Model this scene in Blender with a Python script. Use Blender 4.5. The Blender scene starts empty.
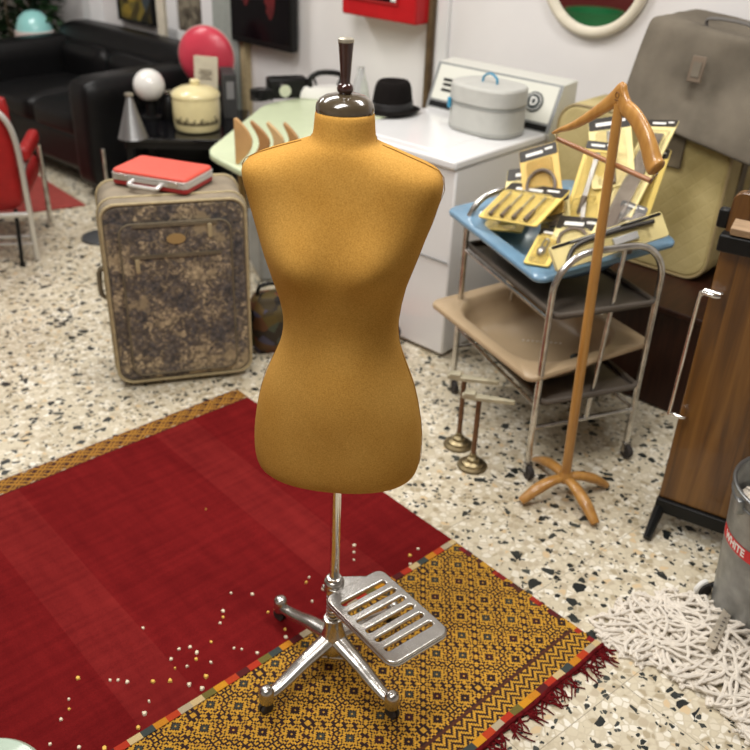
import bpy, bmesh, math, random
from mathutils import Vector, Matrix, Euler, noise
PI = math.pi
S = bpy.context.scene
C = S.collection
random.seed(7)
R = math.radians

# ---------------------------------------------------------------- camera
F_PX, PITCH, ROLL, EYE = 886.0, R(30.0), R(2.27), 1.70
cam_d = bpy.data.cameras.new('camera'); cam = bpy.data.objects.new('camera', cam_d); C.objects.link(cam)
cam_d.sensor_width = 36.0; cam_d.lens = 36.0 * F_PX / 750.0
cam.location = (0, 0, EYE)
cam.rotation_euler = (Matrix.Rotation(PI/2 - PITCH, 4, 'X') @ Matrix.Rotation(ROLL, 4, 'Z')).to_euler()
cam_d.dof.use_dof = True; cam_d.dof.focus_distance = 1.72; cam_d.dof.aperture_fstop = 3.8
cam_d.clip_start = 0.05
S.camera = cam
# ---------------------------------------------------------------- view + world
S.view_settings.view_transform = 'Standard'; S.view_settings.look = 'None'
S.view_settings.gamma = 1.0; S.view_settings.use_curve_mapping = False
S.view_settings.exposure = -0.12
wd = bpy.data.worlds.new('world'); S.world = wd; wd.use_nodes = True
wd.node_tree.nodes['Background'].inputs[0].default_value = (0.9, 0.93, 1.0, 1)
wd.node_tree.nodes['Background'].inputs[1].default_value = 0.25
# ---------------------------------------------------------------- ceiling lights
def area(name, loc, sx, sy, power, col=(1, .97, .93), rot=(0, 0, 0)):
    l = bpy.data.lights.new(name, 'AREA'); l.shape = 'RECTANGLE'; l.size = sx; l.size_y = sy
    l.energy = power; l.color = col
    o = bpy.data.objects.new(name, l); C.objects.link(o); o.location = loc; o.rotation_euler = rot
    return o
LZ = 2.72
area('ceiling_light_near', (-0.5, 0.9, LZ), 1.3, 0.5, 50, rot=(0, 0, R(40)))
area('ceiling_light_mid', (-0.9, 3.0, LZ), 1.5, 0.4, 48, rot=(0, 0, R(40)))
area('ceiling_light_right', (0.8, 2.2, LZ), 1.0, 0.4, 31, rot=(0, 0, R(-45)))
area('ceiling_light_far', (-2.2, 4.6, LZ), 1.4, 0.4, 42, rot=(0, 0, R(40)))

# ---------------------------------------------------------------- helpers
def at(x, y, h):
    """point of the room, at height h, read off the photograph at x, y"""
    X, Y = x - 375, y - 375
    cr, sr = math.cos(ROLL), math.sin(ROLL)
    xs, yd = X*cr + Y*sr, -X*sr + Y*cr
    c, s = math.cos(PITCH), math.sin(PITCH)
    d = Vector((xs, F_PX*c - yd*s, -F_PX*s - yd*c))
    return Vector((0, 0, EYE)) + d * ((h - EYE) / d.z)
U = Vector((.755, -.656, 0)); W = Vector((.656, .755, 0))       # along the wall (to the right), into the wall
WALLYAW = math.atan2(U.y, U.x)
def sw(s, w, z=0): return U*s + W*w + Vector((0, 0, z))

def mat(name, col, rough=.5, metal=0.0, var=0.0, vscale=20.0, bump=0.0, bscale=200.0, coat=0.0, sheen=0.0,
        alpha=None, trans=0.0, col2=None, detail=4, stretch=None, emit=None, spec=None):
    m = bpy.data.materials.new(name); m.use_nodes = True
    nt = m.node_tree; n = nt.nodes; l = nt.links; b = n['Principled BSDF']
    b.inputs['Roughness'].default_value = rough; b.inputs['Metallic'].default_value = metal
    b.inputs['Base Color'].default_value = (*col, 1)
    if coat: b.inputs['Coat Weight'].default_value = coat
    if spec is not None: b.inputs['Specular IOR Level'].default_value = spec
    if sheen: b.inputs['Sheen Weight'].default_value = sheen; b.inputs['Sheen Roughness'].default_value = .4
    if trans: b.inputs['Transmission Weight'].default_value = trans; b.inputs['IOR'].default_value = 1.3
    if alpha is not None: b.inputs['Alpha'].default_value = alpha
    if emit: b.inputs['Emission Color'].default_value = (*emit[:3], 1); b.inputs['Emission Strength'].default_value = emit[3]
    tc = n.new('ShaderNodeTexCoord'); mp = n.new('ShaderNodeMapping'); l.new(tc.outputs['Object'], mp.inputs[0])
    if stretch: mp.inputs['Scale'].default_value = stretch
    nz = n.new('ShaderNodeTexNoise'); nz.inputs['Scale'].default_value = vscale; nz.inputs['Detail'].default_value = detail
    l.new(mp.outputs[0], nz.inputs['Vector'])
    if var or col2:
        cr = n.new('ShaderNodeValToRGB'); e = cr.color_ramp.elements
        c2 = col2 if col2 else tuple(min(1, c*(1+var)) for c in col)
        c1 = col if col2 else tuple(c*(1-var) for c in col)
        e[0].color = (*c1, 1); e[1].color = (*c2, 1); e[0].position = .35; e[1].position = .65
        l.new(nz.outputs['Fac'], cr.inputs[0]); l.new(cr.outputs[0], b.inputs['Base Color'])
    if bump:
        bz = n.new('ShaderNodeTexNoise'); bz.inputs['Scale'].default_value = bscale; bz.inputs['Detail'].default_value = 3
        l.new(tc.outputs['Object'], bz.inputs['Vector'])
        bp = n.new('ShaderNodeBump'); bp.inputs['Strength'].default_value = bump; bp.inputs['Distance'].default_value = .002
        l.new(bz.outputs['Fac'], bp.inputs['Height']); l.new(bp.outputs[0], b.inputs['Normal'])
    return m

def tag(o, label=None, cat=None, group=None, kind=None):
    if label: o['label'] = label
    if cat: o['category'] = cat
    if group: o['group'] = group
    if kind: o['kind'] = kind
    return o
def thing(name, label, cat, loc=(0, 0, 0), rz=0.0, group=None, rot=None):
    o = bpy.data.objects.new(name, None); C.objects.link(o); o.empty_display_size = .05
    o.location = loc; o.rotation_euler = rot if rot else (0, 0, rz)
    return tag(o, label, cat, group)
def obj(name, bm, m, parent=None, smooth=True, bevel=0.0, seg=2, subsurf=0, label=None, sharp=40):
    me = bpy.data.meshes.new(name)
    bmesh.ops.recalc_face_normals(bm, faces=bm.faces)
    bm.to_mesh(me); bm.free()
    for k in (m if isinstance(m, (list, tuple)) else [m]): me.materials.append(k)
    o = bpy.data.objects.new(name, me); C.objects.link(o)
    if smooth:
        me.polygons.foreach_set('use_smooth', [True]*len(me.polygons))
        if not subsurf:
            me.set_sharp_from_angle(angle=R(sharp))
    if bevel:
        b = o.modifiers.new('bevel', 'BEVEL'); b.width = bevel; b.segments = seg; b.limit_method = 'ANGLE'; b.angle_limit = R(35)
        b.harden_normals = False
    if subsurf:
        s = o.modifiers.new('sub', 'SUBSURF'); s.levels = subsurf; s.render_levels = subsurf
    if parent: o.parent = parent
    if label: o['label'] = label
    return o
def struct(name, bm, m, **k):
    o = obj(name, bm, m, **k); o['kind'] = 'structure'; return o
def B(): return bmesh.new()
def box(bm, c, s, rot=None, taper=None, mi=0):
    vs = []
    M = Euler(rot).to_matrix() if rot else Matrix.Identity(3)
    for dz in (-.5, .5):
        for dy in (-.5, .5):
            for dx in (-.5, .5):
                k = taper if (taper and dz > 0) else 1
                vs.append(bm.verts.new(Vector(c) + M @ Vector((dx*s[0]*k, dy*s[1]*k, dz*s[2]))))
    for f in ((0,1,3,2), (4,6,7,5), (0,4,5,1), (2,3,7,6), (0,2,6,4), (1,5,7,3)):
        fc = bm.faces.new([vs[i] for i in f]); fc.material_index = mi
    return bm
def frames(pts, closed=False):
    n = len(pts); T = []
    for i in range(n):
        a = pts[(i-1) % n] if (closed or i) else pts[0]; b = pts[(i+1) % n] if (closed or i < n-1) else pts[-1]
        T.append((b-a).normalized())
    up = Vector((0, 0, 1)) if abs(T[0].z) < .9 else Vector((1, 0, 0))
    N = (up - T[0]*up.dot(T[0])).normalized(); out = []
    for t in T:
        N = (N - t*N.dot(t))
        N = N.normalized() if N.length > 1e-6 else t.orthogonal().normalized()
        out.append((t, N, t.cross(N)))
    return out
def tube(bm, pts, r, seg=10, closed=False, caps=True, flat=1.0, mi=0):
    pts = [Vector(p) for p in pts]; fr = frames(pts, closed); rings = []
    for i, p in enumerate(pts):
        rr = r[i] if isinstance(r, (list, tuple)) else r
        t, N, Bn = fr[i]
        rings.append([bm.verts.new(p + N*(rr*flat*math.cos(2*PI*k/seg)) + Bn*(rr*math.sin(2*PI*k/seg))) for k in range(seg)])
    m = len(rings)
    for i in range(m if closed else m-1):
        a, b = rings[i], rings[(i+1) % m]
        for k in range(seg):
            f = bm.faces.new((a[k], a[(k+1) % seg], b[(k+1) % seg], b[k])); f.material_index = mi
    if caps and not closed:
        bm.faces.new(rings[0]).material_index = mi; bm.faces.new(rings[-1][::-1]).material_index = mi
    return bm
def smooth_path(pts, n=8, closed=False):
    P = [Vector(p) for p in pts]; out = []; L = len(P)
    rng = range(L if closed else L-1)
    for i in rng:
        p0 = P[(i-1) % L] if (closed or i) else P[0]; p1 = P[i]; p2 = P[(i+1) % L]
        p3 = P[(i+2) % L] if (closed or i+2 < L) else P[-1]
        for k in range(n):
            t = k/n
            out.append(.5*((2*p1) + (p2-p0)*t + (2*p0-5*p1+4*p2-p3)*t*t + (3*p1-p0-3*p2+p3)*t**3))
    if not closed: out.append(P[-1])
    return out
def lathe(bm, prof, c=(0, 0, 0), seg=32, sx=1.0, sy=1.0, M=None, mi=0):
    """prof: list of (r, z)"""
    rings = []; c = Vector(c)
    for r, z in prof:
        if r < 1e-6:
            v = Vector((0, 0, z)); v = M @ v if M else v
            rings.append([bm.verts.new(c + v)])
        else:
            ring = []
            for k in range(seg):
                a = 2*PI*k/seg; v = Vector((r*sx*math.cos(a), r*sy*math.sin(a), z)); v = M @ v if M else v
                ring.append(bm.verts.new(c + v))
            rings.append(ring)
    for a, b in zip(rings, rings[1:]):
        for k in range(seg):
            k2 = (k+1) % seg
            if len(a) == 1 and len(b) == 1: continue
            if len(a) == 1: f = bm.faces.new((a[0], b[k], b[k2]))
            elif len(b) == 1: f = bm.faces.new((a[k], b[0], a[k2]))
            else: f = bm.faces.new((a[k], a[k2], b[k2], b[k]))
            f.material_index = mi
    if len(rings[0]) > 1 and rings[0] is not rings[-1]: bm.faces.new(rings[0][::-1]).material_index = mi
    if len(rings[-1]) > 1: bm.faces.new(rings[-1]).material_index = mi
    return bm
def cyl(bm, a, b, r, r2=None, seg=16, mi=0):
    return tube(bm, [a, b], [r, r if r2 is None else r2], seg, mi=mi)
def ball(bm, c, r, sx=1, sy=1, sz=1, u=20, v=12, M=None, mi=0):
    pr = [(r*math.sin(PI*i/v), -r*sz*math.cos(PI*i/v)) for i in range(v+1)]
    pr[0] = (0, pr[0][1]); pr[-1] = (0, pr[-1][1])
    return lathe(bm, pr, c, u, sx, sy, M, mi)
def rrect(w, h, r, n=6, cx=0, cy=0):
    out = []
    for (x, y, a0) in ((w/2-r, h/2-r, 0), (-w/2+r, h/2-r, 90), (-w/2+r, -h/2+r, 180), (w/2-r, -h/2+r, 270)):
        for k in range(n+1):
            a = R(a0 + 90*k/n); out.append((cx + x + r*math.cos(a), cy + y + r*math.sin(a)))
    return out
def prism(bm, outline, z0, z1, M=None, mi=0, scale_top=1.0):
    M = M or Matrix.Identity(4)
    cx = sum(p[0] for p in outline)/len(outline); cy = sum(p[1] for p in outline)/len(outline)
    a = [bm.verts.new(M @ Vector((x, y, z0))) for x, y in outline]
    b = [bm.verts.new(M @ Vector((cx+(x-cx)*scale_top, cy+(y-cy)*scale_top, z1))) for x, y in outline]
    n = len(a)
    for i in range(n): bm.faces.new((a[i], a[(i+1) % n], b[(i+1) % n], b[i])).material_index = mi
    bm.faces.new(a[::-1]).material_index = mi; bm.faces.new(b).material_index = mi
    return bm
def loft(bm, sections, cap=True, closed=True):
    rings = [[bm.verts.new(Vector(p)) for p in s] for s in sections]
    n = len(rings[0])
    for a, b in zip(rings, rings[1:]):
        for k in range(n): bm.faces.new((a[k], a[(k+1) % n], b[(k+1) % n], b[k]))
    if cap:
        bm.faces.new(rings[0][::-1]); bm.faces.new(rings[-1])
    return bm
def plate(name, outer, holes, thick, bev, m, parent, M=None, label=None):
    """flat plate with holes, made from a filled 2D curve"""
    cu = bpy.data.curves.new(name, 'CURVE'); cu.dimensions = '2D'; cu.fill_mode = 'BOTH'
    cu.extrude = max(thick/2-bev, 0); cu.bevel_depth = bev; cu.bevel_resolution = 2; cu.offset = -bev
    for k, pl in enumerate([outer]+holes):
        sp = cu.splines.new('POLY'); sp.points.add(len(pl)-1)
        for p, q in zip(sp.points, pl): p.co = (q[0], q[1], 0, 1)
        sp.use_cyclic_u = True
    return curve_mesh(name, cu, m, parent, M, label)
def curve_mesh(name, cu, m, parent, M=None, label=None, warp=None):
    t = bpy.data.objects.new('temp', cu); C.objects.link(t)
    dg = bpy.context.evaluated_depsgraph_get()
    me = bpy.data.meshes.new_from_object(t.evaluated_get(dg)); me.name = name
    bpy.data.objects.remove(t)
    if M: me.transform(M)
    if warp:
        for v in me.vertices: v.co = warp(v.co)
    me.materials.clear(); me.materials.append(m)
    me.polygons.foreach_set('use_smooth', [True]*len(me.polygons)); me.set_sharp_from_angle(angle=R(40))
    o = bpy.data.objects.new(name, me); C.objects.link(o)
    if parent: o.parent = parent
    if label: o['label'] = label
    return o
def text(name, s, size, m, parent, M=None, warp=None, extrude=.0006, bold=0.0):
    cu = bpy.data.curves.new(name, 'FONT'); cu.body = s; cu.size = size; cu.align_x = 'CENTER'; cu.align_y = 'CENTER'
    cu.extrude = extrude; cu.offset = bold
    return curve_mesh(name, cu, m, parent, M, warp=warp)
def copy_thing(o, parent=None):
    c = o.copy(); C.objects.link(c)
    if parent: c.parent = parent
    for ch in list(o.children): copy_thing(ch, c)
    return c

# ---------------------------------------------------------------- materials
M = {}
def chrome(n, c=(.78,.78,.77), r=.16): return mat(n, c, r, 1.0, bump=.05, bscale=60)
M['chrome'] = chrome('chrome', (.8,.79,.77), .14)
M['cast'] = mat('cast_aluminium', (.56,.54,.51), .27, 1.0, var=.08, vscale=40, bump=.15, bscale=90)
M['tube'] = mat('worn_chrome', (.60,.585,.56), .26, 1.0, var=.25, vscale=25)
M['satin'] = mat('satin_chrome', (.66,.65,.62), .3, .75)
M['black'] = mat('black_plastic', (.007,.007,.007), .42, spec=.25)
M['rubber'] = mat('rubber', (.035,.03,.028), .7)
M['white_en'] = mat('white_enamel', (.80,.80,.80), .18, var=.02, vscale=3, coat=.4)
M['wall'] = mat('painted_wall', (.79,.765,.755), .75, var=.025, vscale=3, bump=.15, bscale=120)
M['ceil'] = mat('ceiling_paint', (.45,.44,.43), .9)
M['wood_h'] = mat('beech', (.40,.185,.040), .34, col2=(.50,.255,.062), vscale=10, stretch=(6,6,1), coat=.3)
M['wood_d'] = mat('dark_brown_wood', (.022,.007,.004), .4, col2=(.040,.013,.006), vscale=8, stretch=(8,1,1), spec=.3)
M['leather'] = mat('black_leather', (.0045,.0045,.005), .42, var=.2, bump=.35, bscale=90, spec=.3)
M['red'] = mat('red_paint', (.46,.010,.014), .35, var=.05, spec=.3)
M['redv'] = mat('red_vinyl', (.30,.010,.010), .45, var=.1, bump=.1, spec=.3)
M['redcase'] = mat('red_grained_vinyl', (.68,.085,.055), .5, var=.05, bump=.4, bscale=500)
M['cream'] = mat('cream_paint', (.72,.66,.53), .6, var=.04)
M['mint'] = mat('mint_laminate', (.62,.70,.47), .35, var=.03)
M['pot'] = mat('cream_enamel', (.80,.70,.38), .3, var=.03, coat=.5)
M['glass_blk'] = mat('black_glass', (.005,.005,.006), .08, spec=.4)
M['brass'] = mat('aged_brass', (.32,.26,.15), .38, 1.0, var=.25, vscale=30)
M['brassd'] = mat('brown_rod', (.16,.08,.04), .4, .6, var=.3, vscale=30)
M['pale'] = mat('pale_metal_bar', (.46,.42,.30), .5, .3, var=.2)
M['zinc'] = mat('galvanised_zinc', (.30,.31,.31), .42, .75, var=.22, vscale=18, bump=.2, bscale=40)
M['yarn'] = mat('cotton_yarn', (.80,.735,.64), .9, var=.08, vscale=60, bump=.6, bscale=600, sheen=.2)
M['blue'] = mat('blue_enamel', (.165,.30,.43), .3, var=.08, vscale=8, coat=.4)
M['beige_en'] = mat('beige_enamel', (.47,.345,.21), .40, var=.06, vscale=6)
M['shelf'] = mat('grey_brown_tray', (.10,.082,.066), .4, var=.15, vscale=10)
M['grey_fab'] = mat('grey_canvas', (.165,.142,.110), .95, var=.2, vscale=7, bump=.5, bscale=400, spec=.15, detail=8)
M['piping'] = mat('grey_piping', (.13,.12,.11), .7)
M['label_b'] = mat('brown_leather', (.15,.11,.075), .5, var=.1)
M['yellow'] = mat('yellow_card', (.82,.62,.17), .45, var=.05)
M['ypale'] = mat('pale_yellow_card', (.86,.73,.34), .45, var=.05)
M['orange_y'] = mat('amber_card', (.80,.55,.16), .45, var=.05)
M['cardblk'] = mat('card_black_print', (.03,.025,.02), .4)
M['blister'] = mat('clear_blister', (.95,.93,.88), .12, trans=1.0, alpha=.45)
M['toolm'] = mat('grey_tool_steel', (.42,.40,.37), .3, .9)
M['toold'] = mat('brown_tool_handle', (.17,.13,.10), .45)
M['whitep'] = mat('white_print', (.85,.84,.8), .5)
M['felt'] = mat('black_felt', (.008,.0065,.006), .95, var=.15, bump=.4, bscale=300, spec=.1)
M['hatgrey'] = mat('pale_grey_vinyl', (.50,.50,.465), .45, var=.04, bump=.4, bscale=350)
M['blueh'] = mat('blue_plastic', (.03,.26,.44), .3)
M['cushred'] = mat('pink_red_gloss', (.62,.055,.09), .3, var=.1, vscale=8)
M['globe'] = mat('opal_glass', (.85,.84,.80), .25, coat=.5)
M['capm'] = mat('brown_grey_varnish', (.068,.050,.028), .2, coat=.9, var=.15, vscale=25)
M['knobm'] = mat('dark_turned_wood', (.035,.012,.009), .14, coat=.8, var=.3, vscale=15, stretch=(1,1,.2))
M['tipm'] = mat('worn_brass_tip', (.42,.38,.30), .35, .7, var=.2, vscale=60)
M['fleck'] = mat('pale_yarn_tuft', (.80,.70,.52), .9)
M['flecky'] = mat('yellow_yarn_tuft', (.80,.50,.10), .9)
M['maroon'] = mat('maroon_wool', (.115,.006,.008), .95, spec=.1, var=.3, vscale=80, bump=.5, bscale=500)
M['green_leaf'] = mat('leaf_green', (.015,.045,.014), .5, var=.4, vscale=12)
M['aqua'] = mat('aqua_glass', (.38,.80,.78), .25, coat=.5)
M['peach'] = mat('pale_pink_glass', (.75,.62,.58), .3)
M['mirror'] = mat('mirror_glass', (.75,.78,.77), .02, 1.0)
M['steelbox'] = mat('stain_grey', (.33,.34,.34), .5, var=.1)
M['darkscreen'] = mat('dark_screen', (.004,.003,.004), .2, spec=.15)
M['screenred'] = mat('reflection_dark_red', (.10,.006,.008), .4, var=.5, vscale=9)
M['linen'] = mat('linen_trim', (.40,.32,.18), .7, var=.1, vscale=50)
M['strap'] = mat('brown_strap', (.15,.12,.075), .6, var=.2)
M['orangeb'] = mat('orange_enamel', (.62,.16,.03), .35)

# torso felt -------------------------------------------------------------------
def mat_felt():
    m = mat('mustard_felt', (.52,.265,.045), .95, spec=.12)
    nt = m.node_tree; n = nt.nodes; l = nt.links; b = n['Principled BSDF']
    tc = n.new('ShaderNodeTexCoord')
    big = n.new('ShaderNodeTexNoise'); big.inputs['Scale'].default_value = 7; big.inputs['Detail'].default_value = 5
    fine = n.new('ShaderNodeTexNoise'); fine.inputs['Scale'].default_value = 380; fine.inputs['Detail'].default_value = 4
    for x in (big, fine): l.new(tc.outputs['Object'], x.inputs['Vector'])
    r1 = n.new('ShaderNodeValToRGB'); r1.color_ramp.elements[0].position = .3; r1.color_ramp.elements[1].position = .72
    r1.color_ramp.elements[0].color = (.45,.228,.042,1); r1.color_ramp.elements[1].color = (.545,.302,.070,1)
    l.new(big.outputs['Fac'], r1.inputs[0])
    r2 = n.new('ShaderNodeValToRGB'); r2.color_ramp.elements[0].position = .3; r2.color_ramp.elements[1].position = .7
    r2.color_ramp.elements[0].color = (.80,.77,.70,1); r2.color_ramp.elements[1].color = (1.12,1.14,1.18,1)
    l.new(fine.outputs['Fac'], r2.inputs[0])
    mx = n.new('ShaderNodeMix'); mx.data_type = 'RGBA'; mx.blend_type = 'MULTIPLY'; mx.inputs[0].default_value = 1
    l.new(r1.outputs[0], mx.inputs[6]); l.new(r2.outputs[0], mx.inputs[7]); l.new(mx.outputs[2], b.inputs['Base Color'])
    bp = n.new('ShaderNodeBump'); bp.inputs['Strength'].default_value = .35; bp.inputs['Distance'].default_value = .001
    l.new(fine.outputs['Fac'], bp.inputs['Height']); l.new(bp.outputs[0], b.inputs['Normal'])
    return m
M['torso'] = mat_felt()

def mat_terrazzo():
    m = bpy.data.materials.new('terrazzo'); m.use_nodes = True
    nt = m.node_tree; n = nt.nodes; l = nt.links; b = n['Principled BSDF']
    b.inputs['Roughness'].default_value = .3; b.inputs['Specular IOR Level'].default_value = .4
    tc = n.new('ShaderNodeTexCoord')
    def node(t, **k):
        x = n.new(t)
        for a, v in k.items(): setattr(x, a, v)
        return x
    def math_(op, a, bb=None):
        x = node('ShaderNodeMath', operation=op)
        for i, v in enumerate((a, bb)):
            if v is None: continue
            if isinstance(v, (int, float)): x.inputs[i].default_value = v
            else: l.new(v, x.inputs[i])
        return x.outputs[0]
    # wobble the coordinates so chips are irregular
    nz = node('ShaderNodeTexNoise'); nz.inputs['Scale'].default_value = 45; l.new(tc.outputs['Object'], nz.inputs['Vector'])
    sc = node('ShaderNodeVectorMath', operation='SCALE'); sc.inputs['Scale'].default_value = .009; l.new(nz.outputs['Color'], sc.inputs[0])
    ad = node('ShaderNodeVectorMath', operation='ADD'); l.new(tc.outputs['Object'], ad.inputs[0]); l.new(sc.outputs[0], ad.inputs[1])
    def vor(scale, feature='F1', off=0):
        v = node('ShaderNodeTexVoronoi', feature=feature); v.inputs['Scale'].default_value = scale
        mp = node('ShaderNodeMapping'); mp.inputs['Location'].default_value = (off, off*.7, 0)
        l.new(ad.outputs[0], mp.inputs[0]); l.new(mp.outputs[0], v.inputs['Vector']); return v
    # cream base with pale chips
    v1 = vor(52); s1 = node('ShaderNodeSeparateColor'); l.new(v1.outputs['Color'], s1.inputs[0])
    cr = node('ShaderNodeValToRGB'); e = cr.color_ramp.elements
    e[0].position = 0; e[0].color = (.46,.385,.26,1); e[1].position = 1; e[1].color = (.90,.86,.75,1)
    for p, c in ((.10,(.55,.47,.34,1)), (.2,(.68,.61,.46,1)), (.5,(.76,.69,.55,1)), (.72,(.84,.79,.67,1)), (.92,(.70,.54,.33,1)), (.95,(.88,.84,.74,1))):
        x = e.new(p); x.color = c
    cr.color_ramp.interpolation = 'CONSTANT'
    l.new(s1.outputs[0], cr.inputs[0])
    ve = vor(52, 'DISTANCE_TO_EDGE'); gr = node('ShaderNodeValToRGB'); gr.color_ramp.elements[0].position = .03; gr.color_ramp.elements[1].position = .12
    l.new(ve.outputs['Distance'], gr.inputs[0])
    mx = node('ShaderNodeMix', data_type='RGBA'); l.new(gr.outputs[0], mx.inputs[0]); mx.inputs[6].default_value = (.62,.55,.41,1); l.new(cr.outputs[0], mx.inputs[7])
    last = mx.outputs[2]
    # dark chips at two sizes
    for scale, thr, edge, off in ((34, .080, .09, 3.1), (66, .085, .08, 7.7), (120, .045, .05, 5.3)):
        v = vor(scale, 'F1', off); ss = node('ShaderNodeSeparateColor'); l.new(v.outputs['Color'], ss.inputs[0])
        d = vor(scale, 'DISTANCE_TO_EDGE', off)
        k = math_('MULTIPLY', math_('LESS_THAN', ss.outputs[1], thr), math_('GREATER_THAN', d.outputs['Distance'], edge))
        mm = node('ShaderNodeMix', data_type='RGBA'); l.new(k, mm.inputs[0]); l.new(last, mm.inputs[6])
        dk = node('ShaderNodeMix', data_type='RGBA'); l.new(ss.outputs[2], dk.inputs[0]); dk.inputs[6].default_value = (.012,.015,.015,1); dk.inputs[7].default_value = (.07,.075,.065,1)
        l.new(dk.outputs[2], mm.inputs[7]); last = mm.outputs[2]
    # tile joints
    mp = node('ShaderNodeMapping'); mp.inputs['Rotation'].default_value = (0, 0, R(-40.2)); l.new(tc.outputs['Object'], mp.inputs[0])
    sx = node('ShaderNodeSeparateXYZ'); l.new(mp.outputs[0], sx.inputs[0])
    J = None
    for o, off in ((sx.outputs[0], 1.787), (sx.outputs[1], 1.076)):
        f = math_('PINGPONG', math_('ADD', o, -off + 34), .17)
        k = math_('LESS_THAN', f, .0011)
        J = k if J is None else math_('MAXIMUM', J, k)
    mj = node('ShaderNodeMix', data_type='RGBA'); l.new(math_('MULTIPLY', J, .7), mj.inputs[0]); l.new(last, mj.inputs[6]); mj.inputs[7].default_value = (.27,.23,.17,1)
    # faint dirt
    dn = node('ShaderNodeTexNoise'); dn.inputs['Scale'].default_value = 2.2; dn.inputs['Detail'].default_value = 6; l.new(tc.outputs['Object'], dn.inputs['Vector'])
    dr = node('ShaderNodeValToRGB'); dr.color_ramp.elements[0].color = (.80,.78,.74,1); dr.color_ramp.elements[1].color = (1,1,1,1); dr.color_ramp.elements[0].position = .35; dr.color_ramp.elements[1].position = .6
    l.new(dn.outputs['Fac'], dr.inputs[0])
    mf = node('ShaderNodeMix', data_type='RGBA', blend_type='MULTIPLY'); mf.inputs[0].default_value = 1; l.new(mj.outputs[2], mf.inputs[6]); l.new(dr.outputs[0], mf.inputs[7])
    l.new(mf.outputs[2], b.inputs['Base Color'])
    return m

def mat_redrug():
    m = mat('red_flatweave', (.2,.012,.014), .95, spec=.08)
    nt = m.node_tree; n = nt.nodes; l = nt.links; b = n['Principled BSDF']
    tc = n.new('ShaderNodeTexCoord')
    def nz(s, st, d=4):
        mp = n.new('ShaderNodeMapping'); mp.inputs['Scale'].default_value = st; l.new(tc.outputs['Object'], mp.inputs[0])
        x = n.new('ShaderNodeTexNoise'); x.inputs['Scale'].default_value = s; x.inputs['Detail'].default_value = d; l.new(mp.outputs[0], x.inputs['Vector']); return x
    a = nz(5, (6, 1, 1)); c = nz(9, (.6, 6, 1)); f = nz(260, (1, 4, 1), 2); g = nz(3.2, (1, 1, 1), 5)
    r1 = n.new('ShaderNodeValToRGB'); r1.color_ramp.elements[0].color = (.115,.0045,.0055,1); r1.color_ramp.elements[1].color = (.195,.0100,.0105,1)
    r1.color_ramp.elements[0].position = .36; r1.color_ramp.elements[1].position = .66
    s1 = n.new('ShaderNodeMath'); s1.operation = 'ADD'; l.new(a.outputs[0], s1.inputs[0]); l.new(c.outputs[0], s1.inputs[1])
    s2 = n.new('ShaderNodeMath'); s2.operation = 'ADD'; l.new(s1.outputs[0], s2.inputs[0]); l.new(g.outputs[0], s2.inputs[1])
    s3 = n.new('ShaderNodeMath'); s3.operation = 'DIVIDE'; l.new(s2.outputs[0], s3.inputs[0]); s3.inputs[1].default_value = 3
    l.new(s3.outputs[0], r1.inputs[0])
    r2 = n.new('ShaderNodeValToRGB'); r2.color_ramp.elements[0].color = (.78,.78,.78,1); r2.color_ramp.elements[1].color = (1.1,1.1,1.1,1)
    r2.color_ramp.elements[0].position = .35; r2.color_ramp.elements[1].position = .65; l.new(f.outputs[0], r2.inputs[0])
    # a lighter woven band across the width
    sx = n.new('ShaderNodeSeparateXYZ'); l.new(tc.outputs['Object'], sx.inputs[0])
    pp = n.new('ShaderNodeMath'); pp.operation = 'PINGPONG'; l.new(sx.outputs[0], pp.inputs[0]); pp.inputs[1].default_value = .31
    gt = n.new('ShaderNodeMath'); gt.operation = 'GREATER_THAN'; l.new(pp.outputs[0], gt.inputs[0]); gt.inputs[1].default_value = .235
    mb = n.new('ShaderNodeMix'); mb.data_type = 'RGBA'; mb.blend_type = 'MULTIPLY'; l.new(gt.outputs[0], mb.inputs[0]); l.new(r1.outputs[0], mb.inputs[6]); mb.inputs[7].default_value = (1.18,1.7,1.5,1)
    mx = n.new('ShaderNodeMix'); mx.data_type = 'RGBA'; mx.blend_type = 'MULTIPLY'; mx.inputs[0].default_value = 1
    l.new(mb.outputs[2], mx.inputs[6]); l.new(r2.outputs[0], mx.inputs[7]); l.new(mx.outputs[2], b.inputs['Base Color'])
    bp = n.new('ShaderNodeBump'); bp.inputs['Strength'].default_value = .5; bp.inputs['Distance'].default_value = .001
    l.new(f.outputs['Fac'], bp.inputs['Height']); l.new(bp.outputs[0], b.inputs['Normal'])
    return m

def mat_attr(name, rough=.9):
    m = bpy.data.materials.new(name); m.use_nodes = True; n = m.node_tree.nodes; l = m.node_tree.links; b = n['Principled BSDF']
    b.inputs['Roughness'].default_value = rough
    a = n.new('ShaderNodeAttribute'); a.attribute_name = 'weave'
    tc = n.new('ShaderNodeTexCoord'); nz = n.new('ShaderNodeTexNoise'); nz.inputs['Scale'].default_value = 500; l.new(tc.outputs['Object'], nz.inputs['Vector'])
    r2 = n.new('ShaderNodeValToRGB'); r2.color_ramp.elements[0].color = (.6,.6,.6,1); r2.color_ramp.elements[1].color = (1.2,1.2,1.2,1); l.new(nz.outputs['Fac'], r2.inputs[0])
    mx = n.new('ShaderNodeMix'); mx.data_type = 'RGBA'; mx.blend_type = 'MULTIPLY'; mx.inputs[0].default_value = 1
    l.new(a.outputs['Color'], mx.inputs[6]); l.new(r2.outputs[0], mx.inputs[7]); l.new(mx.outputs[2], b.inputs['Base Color'])
    bp = n.new('ShaderNodeBump'); bp.inputs['Strength'].default_value = .5; bp.inputs['Distance'].default_value = .001
    l.new(nz.outputs['Fac'], bp.inputs['Height']); l.new(bp.outputs[0], b.inputs['Normal'])
    return m

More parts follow.
